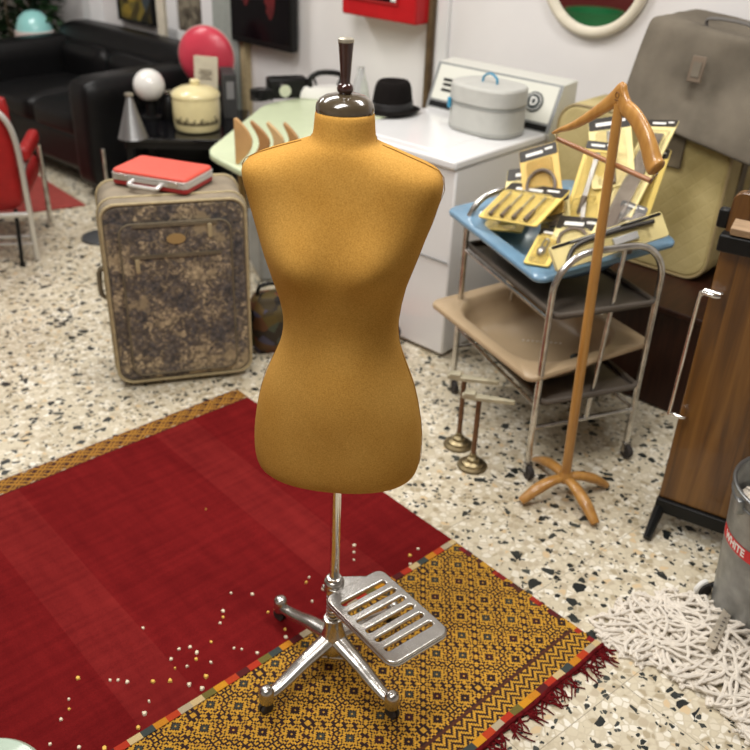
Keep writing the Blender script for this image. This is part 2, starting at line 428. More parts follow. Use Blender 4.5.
def mat_woodgrain(name, c1, c2, c3, rough=.3):
    m = mat(name, c1, rough, coat=.25)
    nt = m.node_tree; n = nt.nodes; l = nt.links; b = n['Principled BSDF']
    tc = n.new('ShaderNodeTexCoord'); mp = n.new('ShaderNodeMapping'); mp.inputs['Scale'].default_value = (14, 14, .7); l.new(tc.outputs['Object'], mp.inputs[0])
    a = n.new('ShaderNodeTexNoise'); a.inputs['Scale'].default_value = 2.2; a.inputs['Detail'].default_value = 7; a.inputs['Distortion'].default_value = .8; l.new(mp.outputs[0], a.inputs['Vector'])
    r = n.new('ShaderNodeValToRGB'); e = r.color_ramp.elements; e[0].position = .35; e[0].color = (*c1, 1); e[1].position = .68; e[1].color = (*c3, 1)
    x = e.new(.5); x.color = (*c2, 1)
    l.new(a.outputs[0], r.inputs[0]); l.new(r.outputs[0], b.inputs['Base Color'])
    return m
M['teak'] = mat_woodgrain('teak_veneer', (.075,.028,.005), (.150,.062,.010), (.225,.100,.019))

def mat_tapestry():
    m = mat('floral_tapestry', (.2,.18,.15), .9)
    nt = m.node_tree; n = nt.nodes; l = nt.links; b = n['Principled BSDF']
    tc = n.new('ShaderNodeTexCoord')
    v = n.new('ShaderNodeTexVoronoi'); v.inputs['Scale'].default_value = 55
    nz = n.new('ShaderNodeTexNoise'); nz.inputs['Scale'].default_value = 7.5; nz.inputs['Detail'].default_value = 3
    n2 = n.new('ShaderNodeTexNoise'); n2.inputs['Scale'].default_value = 45; n2.inputs['Detail'].default_value = 5; n2.inputs['Distortion'].default_value = 1.5
    for q in (v, nz, n2): l.new(tc.outputs['Object'], q.inputs['Vector'])
    r = n.new('ShaderNodeValToRGB'); e = r.color_ramp.elements; e[0].position = .42; e[0].color = (.070,.068,.074,1); e[1].position = .665; e[1].color = (.54,.43,.27,1)
    x = e.new(.52); x.color = (.155,.132,.115,1); x = e.new(.60); x.color = (.21,.165,.12,1)
    s = n.new('ShaderNodeMath'); s.operation = 'MULTIPLY_ADD'; l.new(n2.outputs['Fac'], s.inputs[0]); s.inputs[1].default_value = .62
    sa = n.new('ShaderNodeMath'); sa.operation = 'MULTIPLY'; l.new(nz.outputs['Fac'], sa.inputs[0]); sa.inputs[1].default_value = .52
    l.new(sa.outputs[0], s.inputs[2]); l.new(s.outputs[0], r.inputs[0])
    r2 = n.new('ShaderNodeValToRGB'); r2.color_ramp.elements[0].color = (1.25,1.25,1.25,1); r2.color_ramp.elements[1].color = (.35,.34,.34,1); r2.color_ramp.elements[1].position = .7
    l.new(v.outputs['Distance'], r2.inputs[0])
    mx = n.new('ShaderNodeMix'); mx.data_type = 'RGBA'; mx.blend_type = 'MULTIPLY'; mx.inputs[0].default_value = .75
    l.new(r.outputs[0], mx.inputs[6]); l.new(r2.outputs[0], mx.inputs[7])
    pn = n.new('ShaderNodeTexNoise'); pn.inputs['Scale'].default_value = 5.5; pn.inputs['Detail'].default_value = 6; pn.inputs['Roughness'].default_value = .62; l.new(tc.outputs['Object'], pn.inputs['Vector'])
    pr = n.new('ShaderNodeValToRGB'); pr.color_ramp.elements[0].position = .57; pr.color_ramp.elements[0].color = (0,0,0,1); pr.color_ramp.elements[1].position = .61; pr.color_ramp.elements[1].color = (.75,.75,.75,1); l.new(pn.outputs['Fac'], pr.inputs[0])
    mp_ = n.new('ShaderNodeMix'); mp_.data_type = 'RGBA'; l.new(pr.outputs[0], mp_.inputs[0]); l.new(mx.outputs[2], mp_.inputs[6]); mp_.inputs[7].default_value = (.36,.28,.165,1)
    l.new(mp_.outputs[2], b.inputs['Base Color'])
    return m
M['tapestry'] = mat_tapestry()

def mat_quilt():
    m = mat('quilted_beige', (.40,.315,.15), .6)
    nt = m.node_tree; n = nt.nodes; l = nt.links; b = n['Principled BSDF']
    tc = n.new('ShaderNodeTexCoord'); sx = n.new('ShaderNodeSeparateXYZ'); l.new(tc.outputs['Object'], sx.inputs[0])
    outs = []
    for op in ('ADD', 'SUBTRACT'):
        a = n.new('ShaderNodeMath'); a.operation = op; l.new(sx.outputs[0], a.inputs[0]); l.new(sx.outputs[2], a.inputs[1])
        p = n.new('ShaderNodeMath'); p.operation = 'PINGPONG'; l.new(a.outputs[0], p.inputs[0]); p.inputs[1].default_value = .03
        outs.append(p.outputs[0])
    mn = n.new('ShaderNodeMath'); mn.operation = 'MINIMUM'; l.new(outs[0], mn.inputs[0]); l.new(outs[1], mn.inputs[1])
    sm = n.new('ShaderNodeMapRange'); sm.inputs[2].default_value = .006; l.new(mn.outputs[0], sm.inputs[0])
    bp = n.new('ShaderNodeBump'); bp.inputs['Distance'].default_value = .002; bp.inputs['Strength'].default_value = .3
    l.new(sm.outputs[0], bp.inputs['Height']); l.new(bp.outputs[0], b.inputs['Normal'])
    nz = n.new('ShaderNodeTexNoise'); nz.inputs['Scale'].default_value = 6; nz.inputs['Detail'].default_value = 6; l.new(tc.outputs['Object'], nz.inputs['Vector'])
    r = n.new('ShaderNodeValToRGB'); r.color_ramp.elements[0].color = (.38,.30,.115,1); r.color_ramp.elements[1].color = (.54,.44,.20,1)
    r.color_ramp.elements[0].position = .35; r.color_ramp.elements[1].position = .65
    l.new(nz.outputs['Fac'], r.inputs[0]); l.new(r.outputs[0], b.inputs['Base Color'])
    return m
M['quilt'] = mat_quilt()

# ================================================================ ROOM
def quad_slab(pts, z0, z1):
    bm = B(); a = [bm.verts.new((p[0], p[1], z0)) for p in pts]; b = [bm.verts.new((p[0], p[1], z1)) for p in pts]; n = len(a)
    for i in range(n): bm.faces.new((a[i], a[(i+1) % n], b[(i+1) % n], b[i]))
    bm.faces.new(a); bm.faces.new(b); return bm
SL, SR, WN, WF = -7.4, 2.6, -2.8, 3.5
corners = [sw(SL, WN), sw(SR, WN), sw(SR, WF), sw(SL, WF)]
big = [sw(SL-.1, WN-.1), sw(SR+.1, WN-.1), sw(SR+.1, WF+.1), sw(SL-.1, WF+.1)]
struct('floor', quad_slab(big, -.08, 0), mat_terrazzo(), smooth=False)
struct('ceiling', quad_slab(big, 2.8, 2.88), M['ceil'], smooth=False)
def wall(name, a, b, off):
    bm = B(); d = (b-a); mid = (a+b)/2 + off*.05; yaw = math.atan2(d.y, d.x)
    box(bm, mid + Vector((0,0,1.4)), (d.length, .1, 2.8), (0,0,yaw)); struct(name, bm, M['wall'], smooth=False)
wall('wall_back', corners[3]-U*.1, corners[2]+U*.1, W)
wall('wall_right', corners[1], corners[2], U)
wall('wall_left', corners[0], corners[3], -U)
wall('wall_front', corners[0]-U*.1, corners[1]+U*.1, -W)
def wbox(bm, s0, s1, w0, w1, z0, z1, mi=0):
    return box(bm, sw((s0+s1)/2, (w0+w1)/2, (z0+z1)/2), (s1-s0, w1-w0, z1-z0), (0,0,WALLYAW), mi=mi)
struct('trim_1', wbox(B(), -2.775, -2.745, 3.46, 3.5, .0, 2.8), mat('brown_pipe', (.14,.09,.045), .4, .3, var=.2), bevel=.008)
struct('trim_2', wbox(B(), -4.90, -4.83, 3.45, 3.5, 0, 2.8), M['cream'], bevel=.004)
struct('trim_3', wbox(B(), -4.12, -4.08, 3.45, 3.5, 0, 2.8), M['linen'], bevel=.004)
struct('trim_4', wbox(B(), -2.72, -2.66, 3.475, 3.5, 0, 2.8), M['white_en'], bevel=.004)

# ================================================================ RUG  (rug axes: x = along the width, y = along the length)
RY = R(43.3)
C0 = Vector((.590, 1.628, 0))
rug = thing('kilim_rug', 'long red flatwoven rug with a yellow patterned end and maroon fringe under the dress form', 'rug', C0, RY)
# local +y goes away from the corner along the length, local -x across the width toward the viewer's left
RW = 2.1; PL = .487; RL = 1.60
def rug_sheet(x0, x1, y0, y1, nx, ny, colour, zbase=.004, curl=None):
    bm = B(); lay = bm.loops.layers.color.new('weave')
    g = [[None]*(ny+1) for _ in range(nx+1)]
    for i in range(nx+1):
        for j in range(ny+1):
            x = x0+(x1-x0)*i/nx; y = y0+(y1-y0)*j/ny
            z = zbase + .0022*noise.noise(Vector((x*5, y*5, 1))) + .0015
            g[i][j] = bm.verts.new((x, y, z))
    for i in range(nx):
        for j in range(ny):
            f = bm.faces.new((g[i][j], g[i+1][j], g[i+1][j+1], g[i][j+1]))
            c = colour(i, j)
            for lp in f.loops: lp[lay] = (*c, 1)
    ed = [e for e in bm.edges if e.is_boundary]
    ex = bmesh.ops.extrude_edge_only(bm, edges=ed)
    for v in ex['geom']:
        if isinstance(v, bmesh.types.BMVert): v.co.z = .0002
    for f in bm.faces:
        for lp in f.loops:
            if lp[lay][3] == 0 or sum(lp[lay][:3]) > 2.9: lp[lay] = (.25,.1,.03,1)
    return bm
Ye = (.78,.575,.15); Dk = (.145,.026,.010); Ma = (.22,.010,.018); Br = (.30,.13,.03); Gy = (.22,.23,.19); Or = (.62,.15,.02)
st = .0042
nxp = int(RW/st); nyp = int(PL/st)
accent = {}
def kilim(i, j):
    # diamond lattice with hooked latch crosses, drawn stitch by stitch
    P = 22
    a = (i + j) % P; b = (i - j) % P
    ca, cb = (i+j)//P, (i-j)//P
    u, v = a - P//2, b - P//2
    edge_d = min(a, P-a, b, P-b)
    rowband = (i//3 + j//3) % 2
    c = Ye if (i % 3) else Dk
    m = max(abs(u), abs(v))
    kind = (ca*7 + cb*13) % 5
    if m <= 2:
        c = Gy if kind in (0, 3) else (Ma if kind == 1 else Dk)
        if m == 0: c = Ye
    elif m == 3: c = Dk
    elif m in (4, 5): c = Ye if (abs(u) % 2 or abs(v) % 2 or m == 4) else Dk
    elif m == 6: c = Dk if (abs(u) > 1 and abs(v) > 1) else Ye
    elif m in (7, 8): c = Ye if ((i*2+j) % 4) else (Ma if kind < 3 else Dk)
    elif m == 9: c = Dk if (abs(u) > 3 or abs(v) < 3) else Ma
    else: c = Ye if (i % 4 and j % 4) else Dk
    if j < 16:      # plain stripe line then zigzag guard border at the end
        c = Ye if ((abs((i % 8) - 4) + j) % 4) in (0, 1) else Dk
        if j in (14, 15): c = Br
    if i > nxp-5 and (j//5) % 3 != 1: c = ((.50,.02,.03), Or, Ye, Br, (.34,.02,.05))[(j//7) % 5]
    k = 1 + .22*(noise.noise(Vector((i*.9, j*.9, 0))))
    return tuple(x*k for x in c)
MA = mat_attr('woven_kilim')
obj('patterned_end', rug_sheet(-RW, 0, 0, PL, nxp, nyp, kilim), MA, rug, smooth=False, label='yellow and brown geometric patterned end of the rug')
bm = rug_sheet(-RW, 0, PL+.014, RL-.075, 90, 60, lambda i, j: (.3,.01,.01), zbase=.0035)
obj('red_field', bm, mat_redrug(), rug, smooth=False, label='plain deep red field of the rug')
def border(i, j):
    P = 14; a = (i+j*1) % P; b = (i-j) % P
    c = (.66,.46,.13) if ((a in (2,3,4,8,9)) or (b in (2,3,6,7,10))) else (.24,.07,.025)
    if j in (0, 19): c = (.36,.09,.03)
    if j in (1, 18) and i % 22 in (0, 1, 2): c = (.75,.70,.60)
    return c
obj('border_band', rug_sheet(-RW, 0, RL-.075, RL, int(RW/.0045), 20, border, zbase=.0045), MA, rug, smooth=False, label='narrow ochre patterned border band')
# coloured blocks (overcast edges) between the fields and at the end
blocks = [(.70,.17,.02), (.82,.56,.05), (.70,.64,.52), (.22,.25,.24), (.32,.012,.02), (.42,.38,.14), (.72,.22,.02), (.80,.70,.50), (.78,.50,.06)]
def strip(y0, y1, L, zb):
    def colour(i, j): return blocks[((i//8)*5 + (i//24)*2) % len(blocks)]
    return rug_sheet(-RW, 0, y0, y1, int(RW/.004), 3, colour, zbase=zb)
obj('overcast_edge', strip(PL-.001, PL+.017, 1, .0065), MA, rug, smooth=False)
obj('overcast_edge', strip(-.016, .002, 1, .0065), MA, rug, smooth=False)
bm = B(); tube(bm, [Vector((-RW + RW*k/60, -.021+.002*math.sin(k*1.3), .007)) for k in range(61)], .006, 8)
obj('braided_cord', bm, M['maroon'], rug)
bm = B()
x = -RW
while x < .004:          # fringe tassels
    for q in range(3):
        a = R(-90) + random.gauss(.15, .6); L = random.uniform(.025, .070); p = Vector((x+random.uniform(-.004,.004), -.023, .006)); pts = [p.copy()]
        for k in range(6):
            a += random.gauss(0, .28); p = p + Vector((math.cos(a), math.sin(a), 0))*(L/6); p.z = max(.0022, .006 - .001*k + random.uniform(-.001, .002)); pts.append(p.copy())
        tube(bm, pts, [.0024, .0022, .0022, .002, .002, .0018, .0014], 5)
    x += random.choice((.007, .010, .013, .024))
fr = obj('fringe', bm, M['maroon'], rug); fr['kind'] = 'stuff'
bm = B()
rr = random.Random(3)
tufts = [(143,628),(78,678),(110,680),(118,680),(69,699),(69,709),(61,719),(138,727),(149,701),(144,713),(179,649),(190,647),(197,652),(196,659),(187,666),(175,668),(171,659),(170,680),(189,684),(202,688),(206,676),(211,662),(211,642),(153,681),(127,682),(223,611),(223,617),(220,623),(231,593),(234,648),(242,649),(50,744),(79,747),(104,748),(122,747),
 (252,594),(268,612),(312,601),(309,577),(306,582),(323,589),(285,629),(286,637),(257,653),(354,545),(354,552),(354,560),(410,555),(418,549),(410,564),(429,568),(405,577),(363,580),(381,573),(64,461),(206,509),(45,440)]
for (tx, ty) in tufts:      # little woven tufts worked into the red field
    q = at(tx, ty, .007) - C0; x = q.x*math.cos(RY) + q.y*math.sin(RY); y = -q.x*math.sin(RY) + q.y*math.cos(RY)
    if y > RL-.09 or y < PL+.02 or x > -.01: continue
    sz = rr.uniform(.004, .0072) if ty > 540 else .0025
    n = rr.randint(5, 8); a0 = rr.random()*6
    ring = [(x + sz*rr.uniform(.6, 1.2)*math.cos(a0+2*PI*i/n), y + sz*rr.uniform(.6, 1.3)*math.sin(a0+2*PI*i/n)) for i in range(n)]
    prism(bm, ring, .004, .0088, mi=0 if rr.random() < .72 else 1, scale_top=.75)
tf = obj('woven_tufts', bm, [M['fleck'], M['flecky']], rug); tf['kind'] = 'stuff'

# ================================================================ DRESS FORM
DC = Vector((-.075, 1.52, 0)); DYAW = R(-5)
df = thing('dress_form', 'mustard yellow felt tailor dress form on a chrome pole with castors', 'dress form', DC, 0)
# z, centre x, half width, front depth, back depth, superellipse power
prof = [(1.338, .0065,.0480,.050,.046,2.0), (1.334,.0065,.0508,.053,.049,2.0), (1.315,.0065,.0522,.055,.050,2.0), (1.296,.0065,.0538,.058,.053,2.0), (1.287,.005,.0575,.062,.056,2.05),
 (1.281,.002,.070,.066,.060,2.1), (1.274,-.002,.092,.069,.063,2.2), (1.265,-.004,.117,.072,.066,2.3), (1.254,-.004,.147,.075,.070,2.5), (1.243,-.002,.1695,.078,.073,2.8), (1.231,.000,.1775,.081,.075,3.0),
 (1.208,.003,.1775,.086,.078,2.7), (1.180,.002,.170,.094,.082,2.4), (1.150,.002,.1625,.103,.085,2.3), (1.113,.001,.1510,.113,.086,2.25), (1.080,.001,.1420,.117,.084,2.2),
 (1.050,.002,.1325,.112,.080,2.15), (1.020,.002,.1240,.103,.076,2.1), (.985,.005,.1150,.094,.073,2.1), (.950,.006,.1100,.088,.072,2.1), (.920,.006,.1108,.088,.074,2.1), (.890,.006,.1170,.092,.080,2.1),
 (.855,.005,.1310,.098,.090,2.15), (.812,.004,.1490,.103,.104,2.2), (.770,.004,.1600,.106,.114,2.25), (.730,.004,.1680,.108,.118,2.3), (.690,.004,.1725,.109,.118,2.3), (.650,.004,.1735,.109,.116,2.35),
 (.622,.004,.1700,.107,.114,2.35), (.606,.004,.1640,.102,.109,2.3), (.597,.004,.1540,.094,.101,2.25), (.592,.004,.1350,.080,.088,2.2), (.590,.004,.09,.05,.055,2.1)]
secs = []
NS = 56
for z, cx, hw, fd, bd, pw in prof:
    s = []
    if 1.0 < z < 1.28: cx += .0035*min(1, (z-1.0)/.1)
    for k in range(NS):
        a = 2*PI*k/NS; c, sn = math.cos(a), math.sin(a)
        x = hw*math.copysign(abs(c)**(2/pw), c); d = fd if sn < 0 else bd
        y = d*math.copysign(abs(sn)**(2/pw), sn)
        if sn < 0:      # bust
            for bx in (-.072, .072):
                y -= .030*math.exp(-((x-bx)/.046)**2 - ((z-1.092)/.045)**2)*abs(sn)
            y -= .010*math.exp(-((x)/.07)**2 - ((z-.80)/.07)**2)*abs(sn)
            y += .006*math.exp(-((x)/.03)**2 - ((z-1.10)/.05)**2)*abs(sn)
        v = Vector((x, y, z)); v.rotate(Euler((0, 0, DYAW))); v.x += cx; v.z += .006*(x/.17)*0 
        s.append(v)
    secs.append(s)
torso = obj('torso', loft(B(), secs), M['torso'], df, subsurf=1)
# seams
def ring_at(z, grow=.0004):
    for p0, p1, s0, s1 in zip(prof, prof[1:], secs, secs[1:]):
        if p1[0] <= z <= p0[0]:
            t = (z-p1[0])/(p0[0]-p1[0])
            return [s1[k].lerp(s0[k], t) for k in range(NS)]
bm = B(); rg = ring_at(1.290); tube(bm, [Vector((v.x*1.006, v.y*1.006 , v.z - (.006 if v.y < 0 else -.004)*abs(v.y)/.05)) for v in rg], .0011, 6, closed=True)
for side in (1, -1):
    k0 = 0 if side == 1 else NS//2
    tube(bm, [s[k0] + Vector((.0006*side, 0, .0006)) for s in secs[5:12]], .0008, 6)
    tube(bm, [s[k0] + Vector((.0003*side, 0, 0)) for s in secs[11:29]], .0005, 6)
obj('seam', bm, mat('seam_thread', (.26,.13,.025), .9, spec=.1), torso)
bm = B()
lathe(bm, [(0,1.330),(.047,1.330),(.0495,1.334),(.0500,1.340),(.0485,1.347),(.0440,1.354),(.035,1.3595),(.023,1.363),(.012,1.3645),(0,1.365)], (.0065,0,0), 40, 1.0, .96)
capo = obj('neck_cap', bm, M['capm'], df, label='glossy brown dome-shaped neck cap')
bm = B()
lathe(bm, [(.0098,1.362),(.0108,1.365),(.0138,1.369),(.0142,1.373),(.0125,1.378),(.0085,1.381),(.0080,1.384),(.0086,1.392),(.0102,1.414),(.0120,1.438),(.0128,1.446)], (.0065,0,0), 28)
kn = obj('finial', bm, M['knobm'], df, label='dark turned wooden finial')
bm = B(); lathe(bm, [(.0130,1.446),(.0134,1.449),(.0126,1.4515),(.009,1.453),(0,1.4535)], (.0065,0,0), 28); obj('finial_tip', bm, M['tipm'], kn)
bm = B(); cyl(bm, (.0,0,.14), (.002,0,.62), .0112, seg=24); obj('pole', bm, M['chrome'], df)
# collar with footplate
PZ = .262
pp = [at(375,568,PZ), at(444,627,PZ), at(396,671,PZ-.0), at(331,603,PZ)]
pp = [p - DC for p in pp]
ctr = sum(pp, Vector())/4
ax = ((pp[1]-pp[0]) + (pp[2]-pp[3])).normalized(); ay = Vector((-ax.y, ax.x, 0))
Lp = ((pp[1]-pp[0]).length + (pp[2]-pp[3]).length)/2; Wp = ((pp[3]-pp[0]).length + (pp[2]-pp[1]).length)/2
PM = Matrix.Translation(ctr) @ Matrix((( ax.x, ay.x, 0, 0), (ax.y, ay.y, 0, 0), (0, 0, 1, 0), (0, 0, 0, 1)))
Lp *= 1.03; Wp *= 1.03
out = rrect(Lp, Wp, .022, 8)
holes = []
for k in range(6):
    hx = -Lp/2 + .026 + (Lp-.052)*(k+.5)/6
    hl = Wp - (.032 if k else .040)
    holes.append(rrect(.0140, hl, .0066, 5, hx, 0))
foot = plate('footplate', out, holes, .011, .003, M['cast'], df, PM)
bm = B()       # rim under the plate and neck joining it to the collar
rim = [PM @ Vector((x, y, -.004)) for x, y in rrect(Lp-.004, Wp-.004, .022, 8)]
tube(bm, rim, .0055, 8, closed=True)
j1 = PM @ Vector((-Lp/2+.006, .02, 0)); j2 = PM @ Vector((-Lp/2+.006, -.01, 0)); 
nk = [Vector((-.020,.012,0)), Vector((-.004,.024,0)), Vector((.020,.024,0)), PM @ Vector((-Lp/2+.016, Wp*.34, 0)), PM @ Vector((-Lp/2+.022, Wp*.1, 0)), PM @ Vector((-Lp/2+.014, -Wp*.22, 0)), Vector((.012,-.030,0)), Vector((-.012,-.021,0))]
prism(bm, [(q.x, q.y) for q in smooth_path([Vector((q.x, q.y, 0)) for q in nk], 4, closed=True)], PZ-.006, PZ+.0052)
obj('footplate_neck', bm, M['cast'], foot, bevel=.003)
bm = B(); lathe(bm, [(.0205,PZ-.018),(.0235,PZ-.012),(.0235,PZ+.012),(.021,PZ+.017),(.0175,PZ+.019),(.0170,PZ+.024),(.0125,PZ+.026),(.0115,PZ+.026)], seg=28)
cyl(bm, (-.016,-.004,PZ), (-.026,-.008,PZ), .005); obj('collar', bm, M['cast'], df)
bm = B(); tube(bm, [Vector((.0148*math.cos(t*.5), .0148*math.sin(t*.5), .160+.082*t/100)) for t in range(101)], .0029, 8)
obj('spring', bm, M['chrome'], df)
bm = B(); lathe(bm, [(.030,.058),(.036,.070),(.035,.088),(.028,.108),(.0225,.132),(.0205,.150),(.0225,.155),(.0225,.160),(.013,.163)], seg=28)
obj('hub', bm, M['cast'], df)
bm = B(); cyl(bm, (-.056,-.018,.052), (-.012,-.022,.052), .0065); cyl(bm, (-.006,-.022,.052), (.040,-.026,.052), .0065)
cyl(bm, (0,0,.045), (0,0,.07), .016)
obj('locking_pin', bm, M['cast'], df)
for k in range(4):
    a = R(45+90*k); d = Vector((math.cos(a), math.sin(a), 0)); rad = .202
    bm = B()
    pts = smooth_path([d*.012+Vector((0,0,.098)), d*.05+Vector((0,0,.088)), d*.09+Vector((0,0,.078)), d*.14+Vector((0,0,.060)), d*.178+Vector((0,0,.050)), d*.196+Vector((0,0,.050))], 6)
    n = len(pts); tube(bm, pts, [.0235 - .0105*i/n for i in range(n)], 16, flat=.66)
    lathe(bm, [(0,.0345),(.0165,.0345),(.0175,.039),(.0175,.064),(.0150,.072),(.008,.0765),(0,.0775)], d*rad, 24)
    lg = obj('leg', bm, M['cast'], df)
    cw = B(); tn = Vector((-d.y, d.x, 0)); c0 = d*(rad+.003) + Vector((0,0,.0165))
    for s in (-1, 1):
        for x0, x1, r0 in ((.002,.010,.0160),):
            cyl(cw, c0+tn*s*x0, c0+tn*s*x1, r0, seg=24)
    cyl(cw, c0-tn*.011, c0+tn*.011, .005)
    cyl(cw, d*rad+Vector((0,0,.026)), d*rad+Vector((0,0,.039)), .009)
    obj('castor', cw, M['rubber'], lg, bevel=.0015)

# ================================================================ TAPESTRY SUITCASE + RED BRIEFCASE
sc_c = (at(121,389,0) + at(252,375,0))/2
SYAW = R(17); SWd, SD, SH = .492, .25, .705
tc_ = thing('tapestry_suitcase', 'large upright suitcase covered in faded floral tapestry under a red briefcase', 'suitcase', sc_c + Vector((-math.sin(SYAW), math.cos(SYAW), 0))*SD/2, SYAW)
def xz_prism(bm, w, h, r, y0, y1, cz, n=7, mi=0):
    Mx = Matrix(((1,0,0,0),(0,0,1,0),(0,1,0,0),(0,0,0,1)))
    return prism(bm, rrect(w, h, r, n, 0, cz), y0, y1, Mx, mi)
bz = .02
obj('body', xz_prism(B(), SWd, SH-bz, .055, -SD/2, SD/2, bz+(SH-bz)/2), mat('worn_beige_cloth', (.225,.185,.13), .8, var=.18, vscale=14, bump=.3), tc_, bevel=.008)
obj('front_panel', xz_prism(B(), SWd-.03, SH-bz-.03, .05, -SD/2-.006, -SD/2+.01, bz+(SH-bz)/2), M['tapestry'], tc_, bevel=.004)
for q in (-1, 1):
    bm = B(); box(bm, (q*(SWd/2+.0005), -.02, .35), (.003, SD*.62, SH*.72)); obj('side_panel', bm, M['tapestry'], tc_)
Mx = Matrix(((1,0,0,0),(0,0,1,0),(0,1,0,0),(0,0,0,1)))
def frame_tube(w, h, r, cz, y, rad, cx=0):
    bm = B(); tube(bm, [Vector((px+cx, y, pz)) for px, pz in rrect(w, h, r, 7, 0, cz)], rad, 8, closed=True); return bm
obj('piping', frame_tube(SWd-.012, SH-bz-.012, .052, bz+(SH-bz)/2, -SD/2-.003, .0055), M['linen'], tc_)
obj('piping', frame_tube(SWd+.002, SH-bz+.002, .055, bz+(SH-bz)/2, -SD/2+.05, .005), M['linen'], tc_)
obj('piping', frame_tube(SWd+.002, SH-bz+.002, .055, bz+(SH-bz)/2, SD/2-.01, .006), M['linen'], tc_)
pk = obj('pocket', xz_prism(B(), SWd-.12, SH-.13, .04, -SD/2-.016, -SD/2-.004, .345), M['tapestry'], tc_, bevel=.005)
obj('pocket_piping', frame_tube(SWd-.12, SH-.13, .04, .345, -SD/2-.015, .0035), M['strap'], pk)
bm = B(); box(bm, (0, -SD/2-.018, .515), (.30, .006, .012)); zp = obj('zipper', bm, M['strap'], pk)
bm = B(); box(bm, (-.135, -SD/2-.022, .485), (.014, .004, .05)); obj('zip_pull', bm, M['linen'], zp, bevel=.002)
bm = B(); box(bm, (.0, -SD/2-.018, .625), (.28, .006, .010)); zp = obj('zipper', bm, M['strap'], pk)
bm = B(); box(bm, (.115, -SD/2-.022, .598), (.014, .004, .05)); obj('zip_pull', bm, M['linen'], zp, bevel=.002)
bm = B(); prism(bm, [(.0+.032*math.cos(t*PI/10), .575+.018*math.sin(t*PI/10)) for t in range(20)], -SD/2-.0215, -SD/2-.016, Mx); obj('badge', bm, mat('tan_badge', (.38,.25,.10), .5), pk)
bm = B(); tube(bm, smooth_path([(-SWd/2,-.02,.44),(-SWd/2-.02,-.02,.42),(-SWd/2-.022,-.02,.34),(-SWd/2,-.02,.32)], 5), .009, 8); obj('handle', bm, M['strap'], tc_)
for x in (-.18, .18):
    for y in (-SD/2+.05, SD/2-.05):
        bm = B(); cyl(bm, (x-.009, y, .016), (x+.009, y, .016), .016); obj('wheel', bm, M['rubber'], tc_)
# red briefcase
bf = thing('red_briefcase', 'small red hard briefcase with silver edge and handle, lying on the tapestry suitcase', 'briefcase', (-.765, 3.005, SH+.0055), R(-19))
BW, BD, BH = .295, .19, .054
bm = B(); prism(bm, rrect(BW, BD, .018, 5), 0, .020, scale_top=1.0); obj('base', bm, mat('dark_red_vinyl', (.36,.02,.02), .5, bump=.3, bscale=500), bf, bevel=.006)
bm = B(); prism(bm, rrect(BW+.003, BD+.003, .019, 5), .018, .032); bm2 = obj('metal_rim', bm, mat('pale_aluminium', (.66,.64,.60), .4, .6), bf, bevel=.0015)
bm = B(); prism(bm, rrect(BW+.003, BD+.003, .019, 5), .033, .042); obj('metal_rim', bm, mat('pale_aluminium', (.66,.64,.60), .4, .6), bf, bevel=.0015)
bm = B(); prism(bm, rrect(BW, BD, .018, 5), .040, BH, scale_top=.97); obj('lid', bm, M['redcase'], bf, bevel=.006, seg=3)
bm = B(); tube(bm, smooth_path([(-.055,-BD/2-.002,.026),(-.056,-BD/2-.024,.022),(-.045,-BD/2-.034,.018),(.045,-BD/2-.034,.018),(.056,-BD/2-.024,.022),(.055,-BD/2-.002,.026)], 5), .007, 8); obj('handle', bm, mat('silver_handle', (.72,.70,.68), .35, .5), bf)
for x in (-.1, .1):
    bm = B(); box(bm, (x, -BD/2-.003, .034), (.038, .008, .016)); obj('latch', bm, mat('latch_metal', (.62,.60,.56), .3, .9), bf, bevel=.002)

# ================================================================ WASHER + things on it
WS0, WS1, WW0, WW1, WH = -2.415, -1.825, 2.49, 3.12, .80
wa = thing('washing_machine', 'white top-loading washing machine with a sloped control panel against the wall', 'washing machine', sw((WS0+WS1)/2, (WW0+WW1)/2), WALLYAW)
ww, wdp = WS1-WS0, WW1-WW0
bm = B(); box(bm, (0, .005, .012+(WH-.04)/2), (ww-.012, wdp-.02, WH-.05)); obj('cabinet', bm, M['white_en'], wa, bevel=.008)
bm = B(); box(bm, (0, 0, WH-.0175), (ww, wdp, .035)); tp = obj('top', bm, M['white_en'], wa, bevel=.010, seg=3)
bm = B(); box(bm, (-.05, -.06, WH+.0005), (.42, .40, .004)); obj('lid', bm, M['white_en'], tp, bevel=.002)
bm = B(); box(bm, (0, -wdp/2+.006, .41), (ww-.014, .004, .006)); obj('seam', bm, mat('grey_gap', (.22,.22,.22), .6), wa)
bm = B(); box(bm, (0, .02, .009), (ww-.06, wdp-.08, .017)); obj('plinth', bm, M['black'], wa)
# control panel
cp0 = Vector((0, wdp/2+.0, WH))
bm = B()
pf = [(-.03,-.002), (.048,.178), (.15,.183), (.15,-.05), (.01,-.05)]
a = [bm.verts.new((-ww/2-.015, wdp/2-.03+y, WH+z)) for y, z in pf]; b = [bm.verts.new((ww/2+.015, wdp/2-.03+y, WH+z)) for y, z in pf]
for i in range(5): bm.faces.new((a[i], a[(i+1)%5], b[(i+1)%5], b[i]))
bm.faces.new(a); bm.faces.new(b)
con = obj('control_panel', bm, mat('panel_ivory', (.66,.66,.60), .35), wa, bevel=.004)
sl = math.atan2(.180, .078); PMt = Matrix.Translation((0, wdp/2-.06, WH-.002)) @ Matrix.Rotation(sl, 4, 'X')
bm = B(); tmp = rrect(ww+.03, .190, .006, 4, 0, .099); prism(bm, tmp, -.001, .0015, PMt); obj('panel_frame', bm, mat('grey_frame', (.30,.31,.31), .35, .5), con)
bm = B(); prism(bm, rrect(ww+.0, .145, .004, 4, 0, .113), .001, .003, PMt); obj('panel_face', bm, mat('ivory_face', (.72,.72,.64), .4), con)
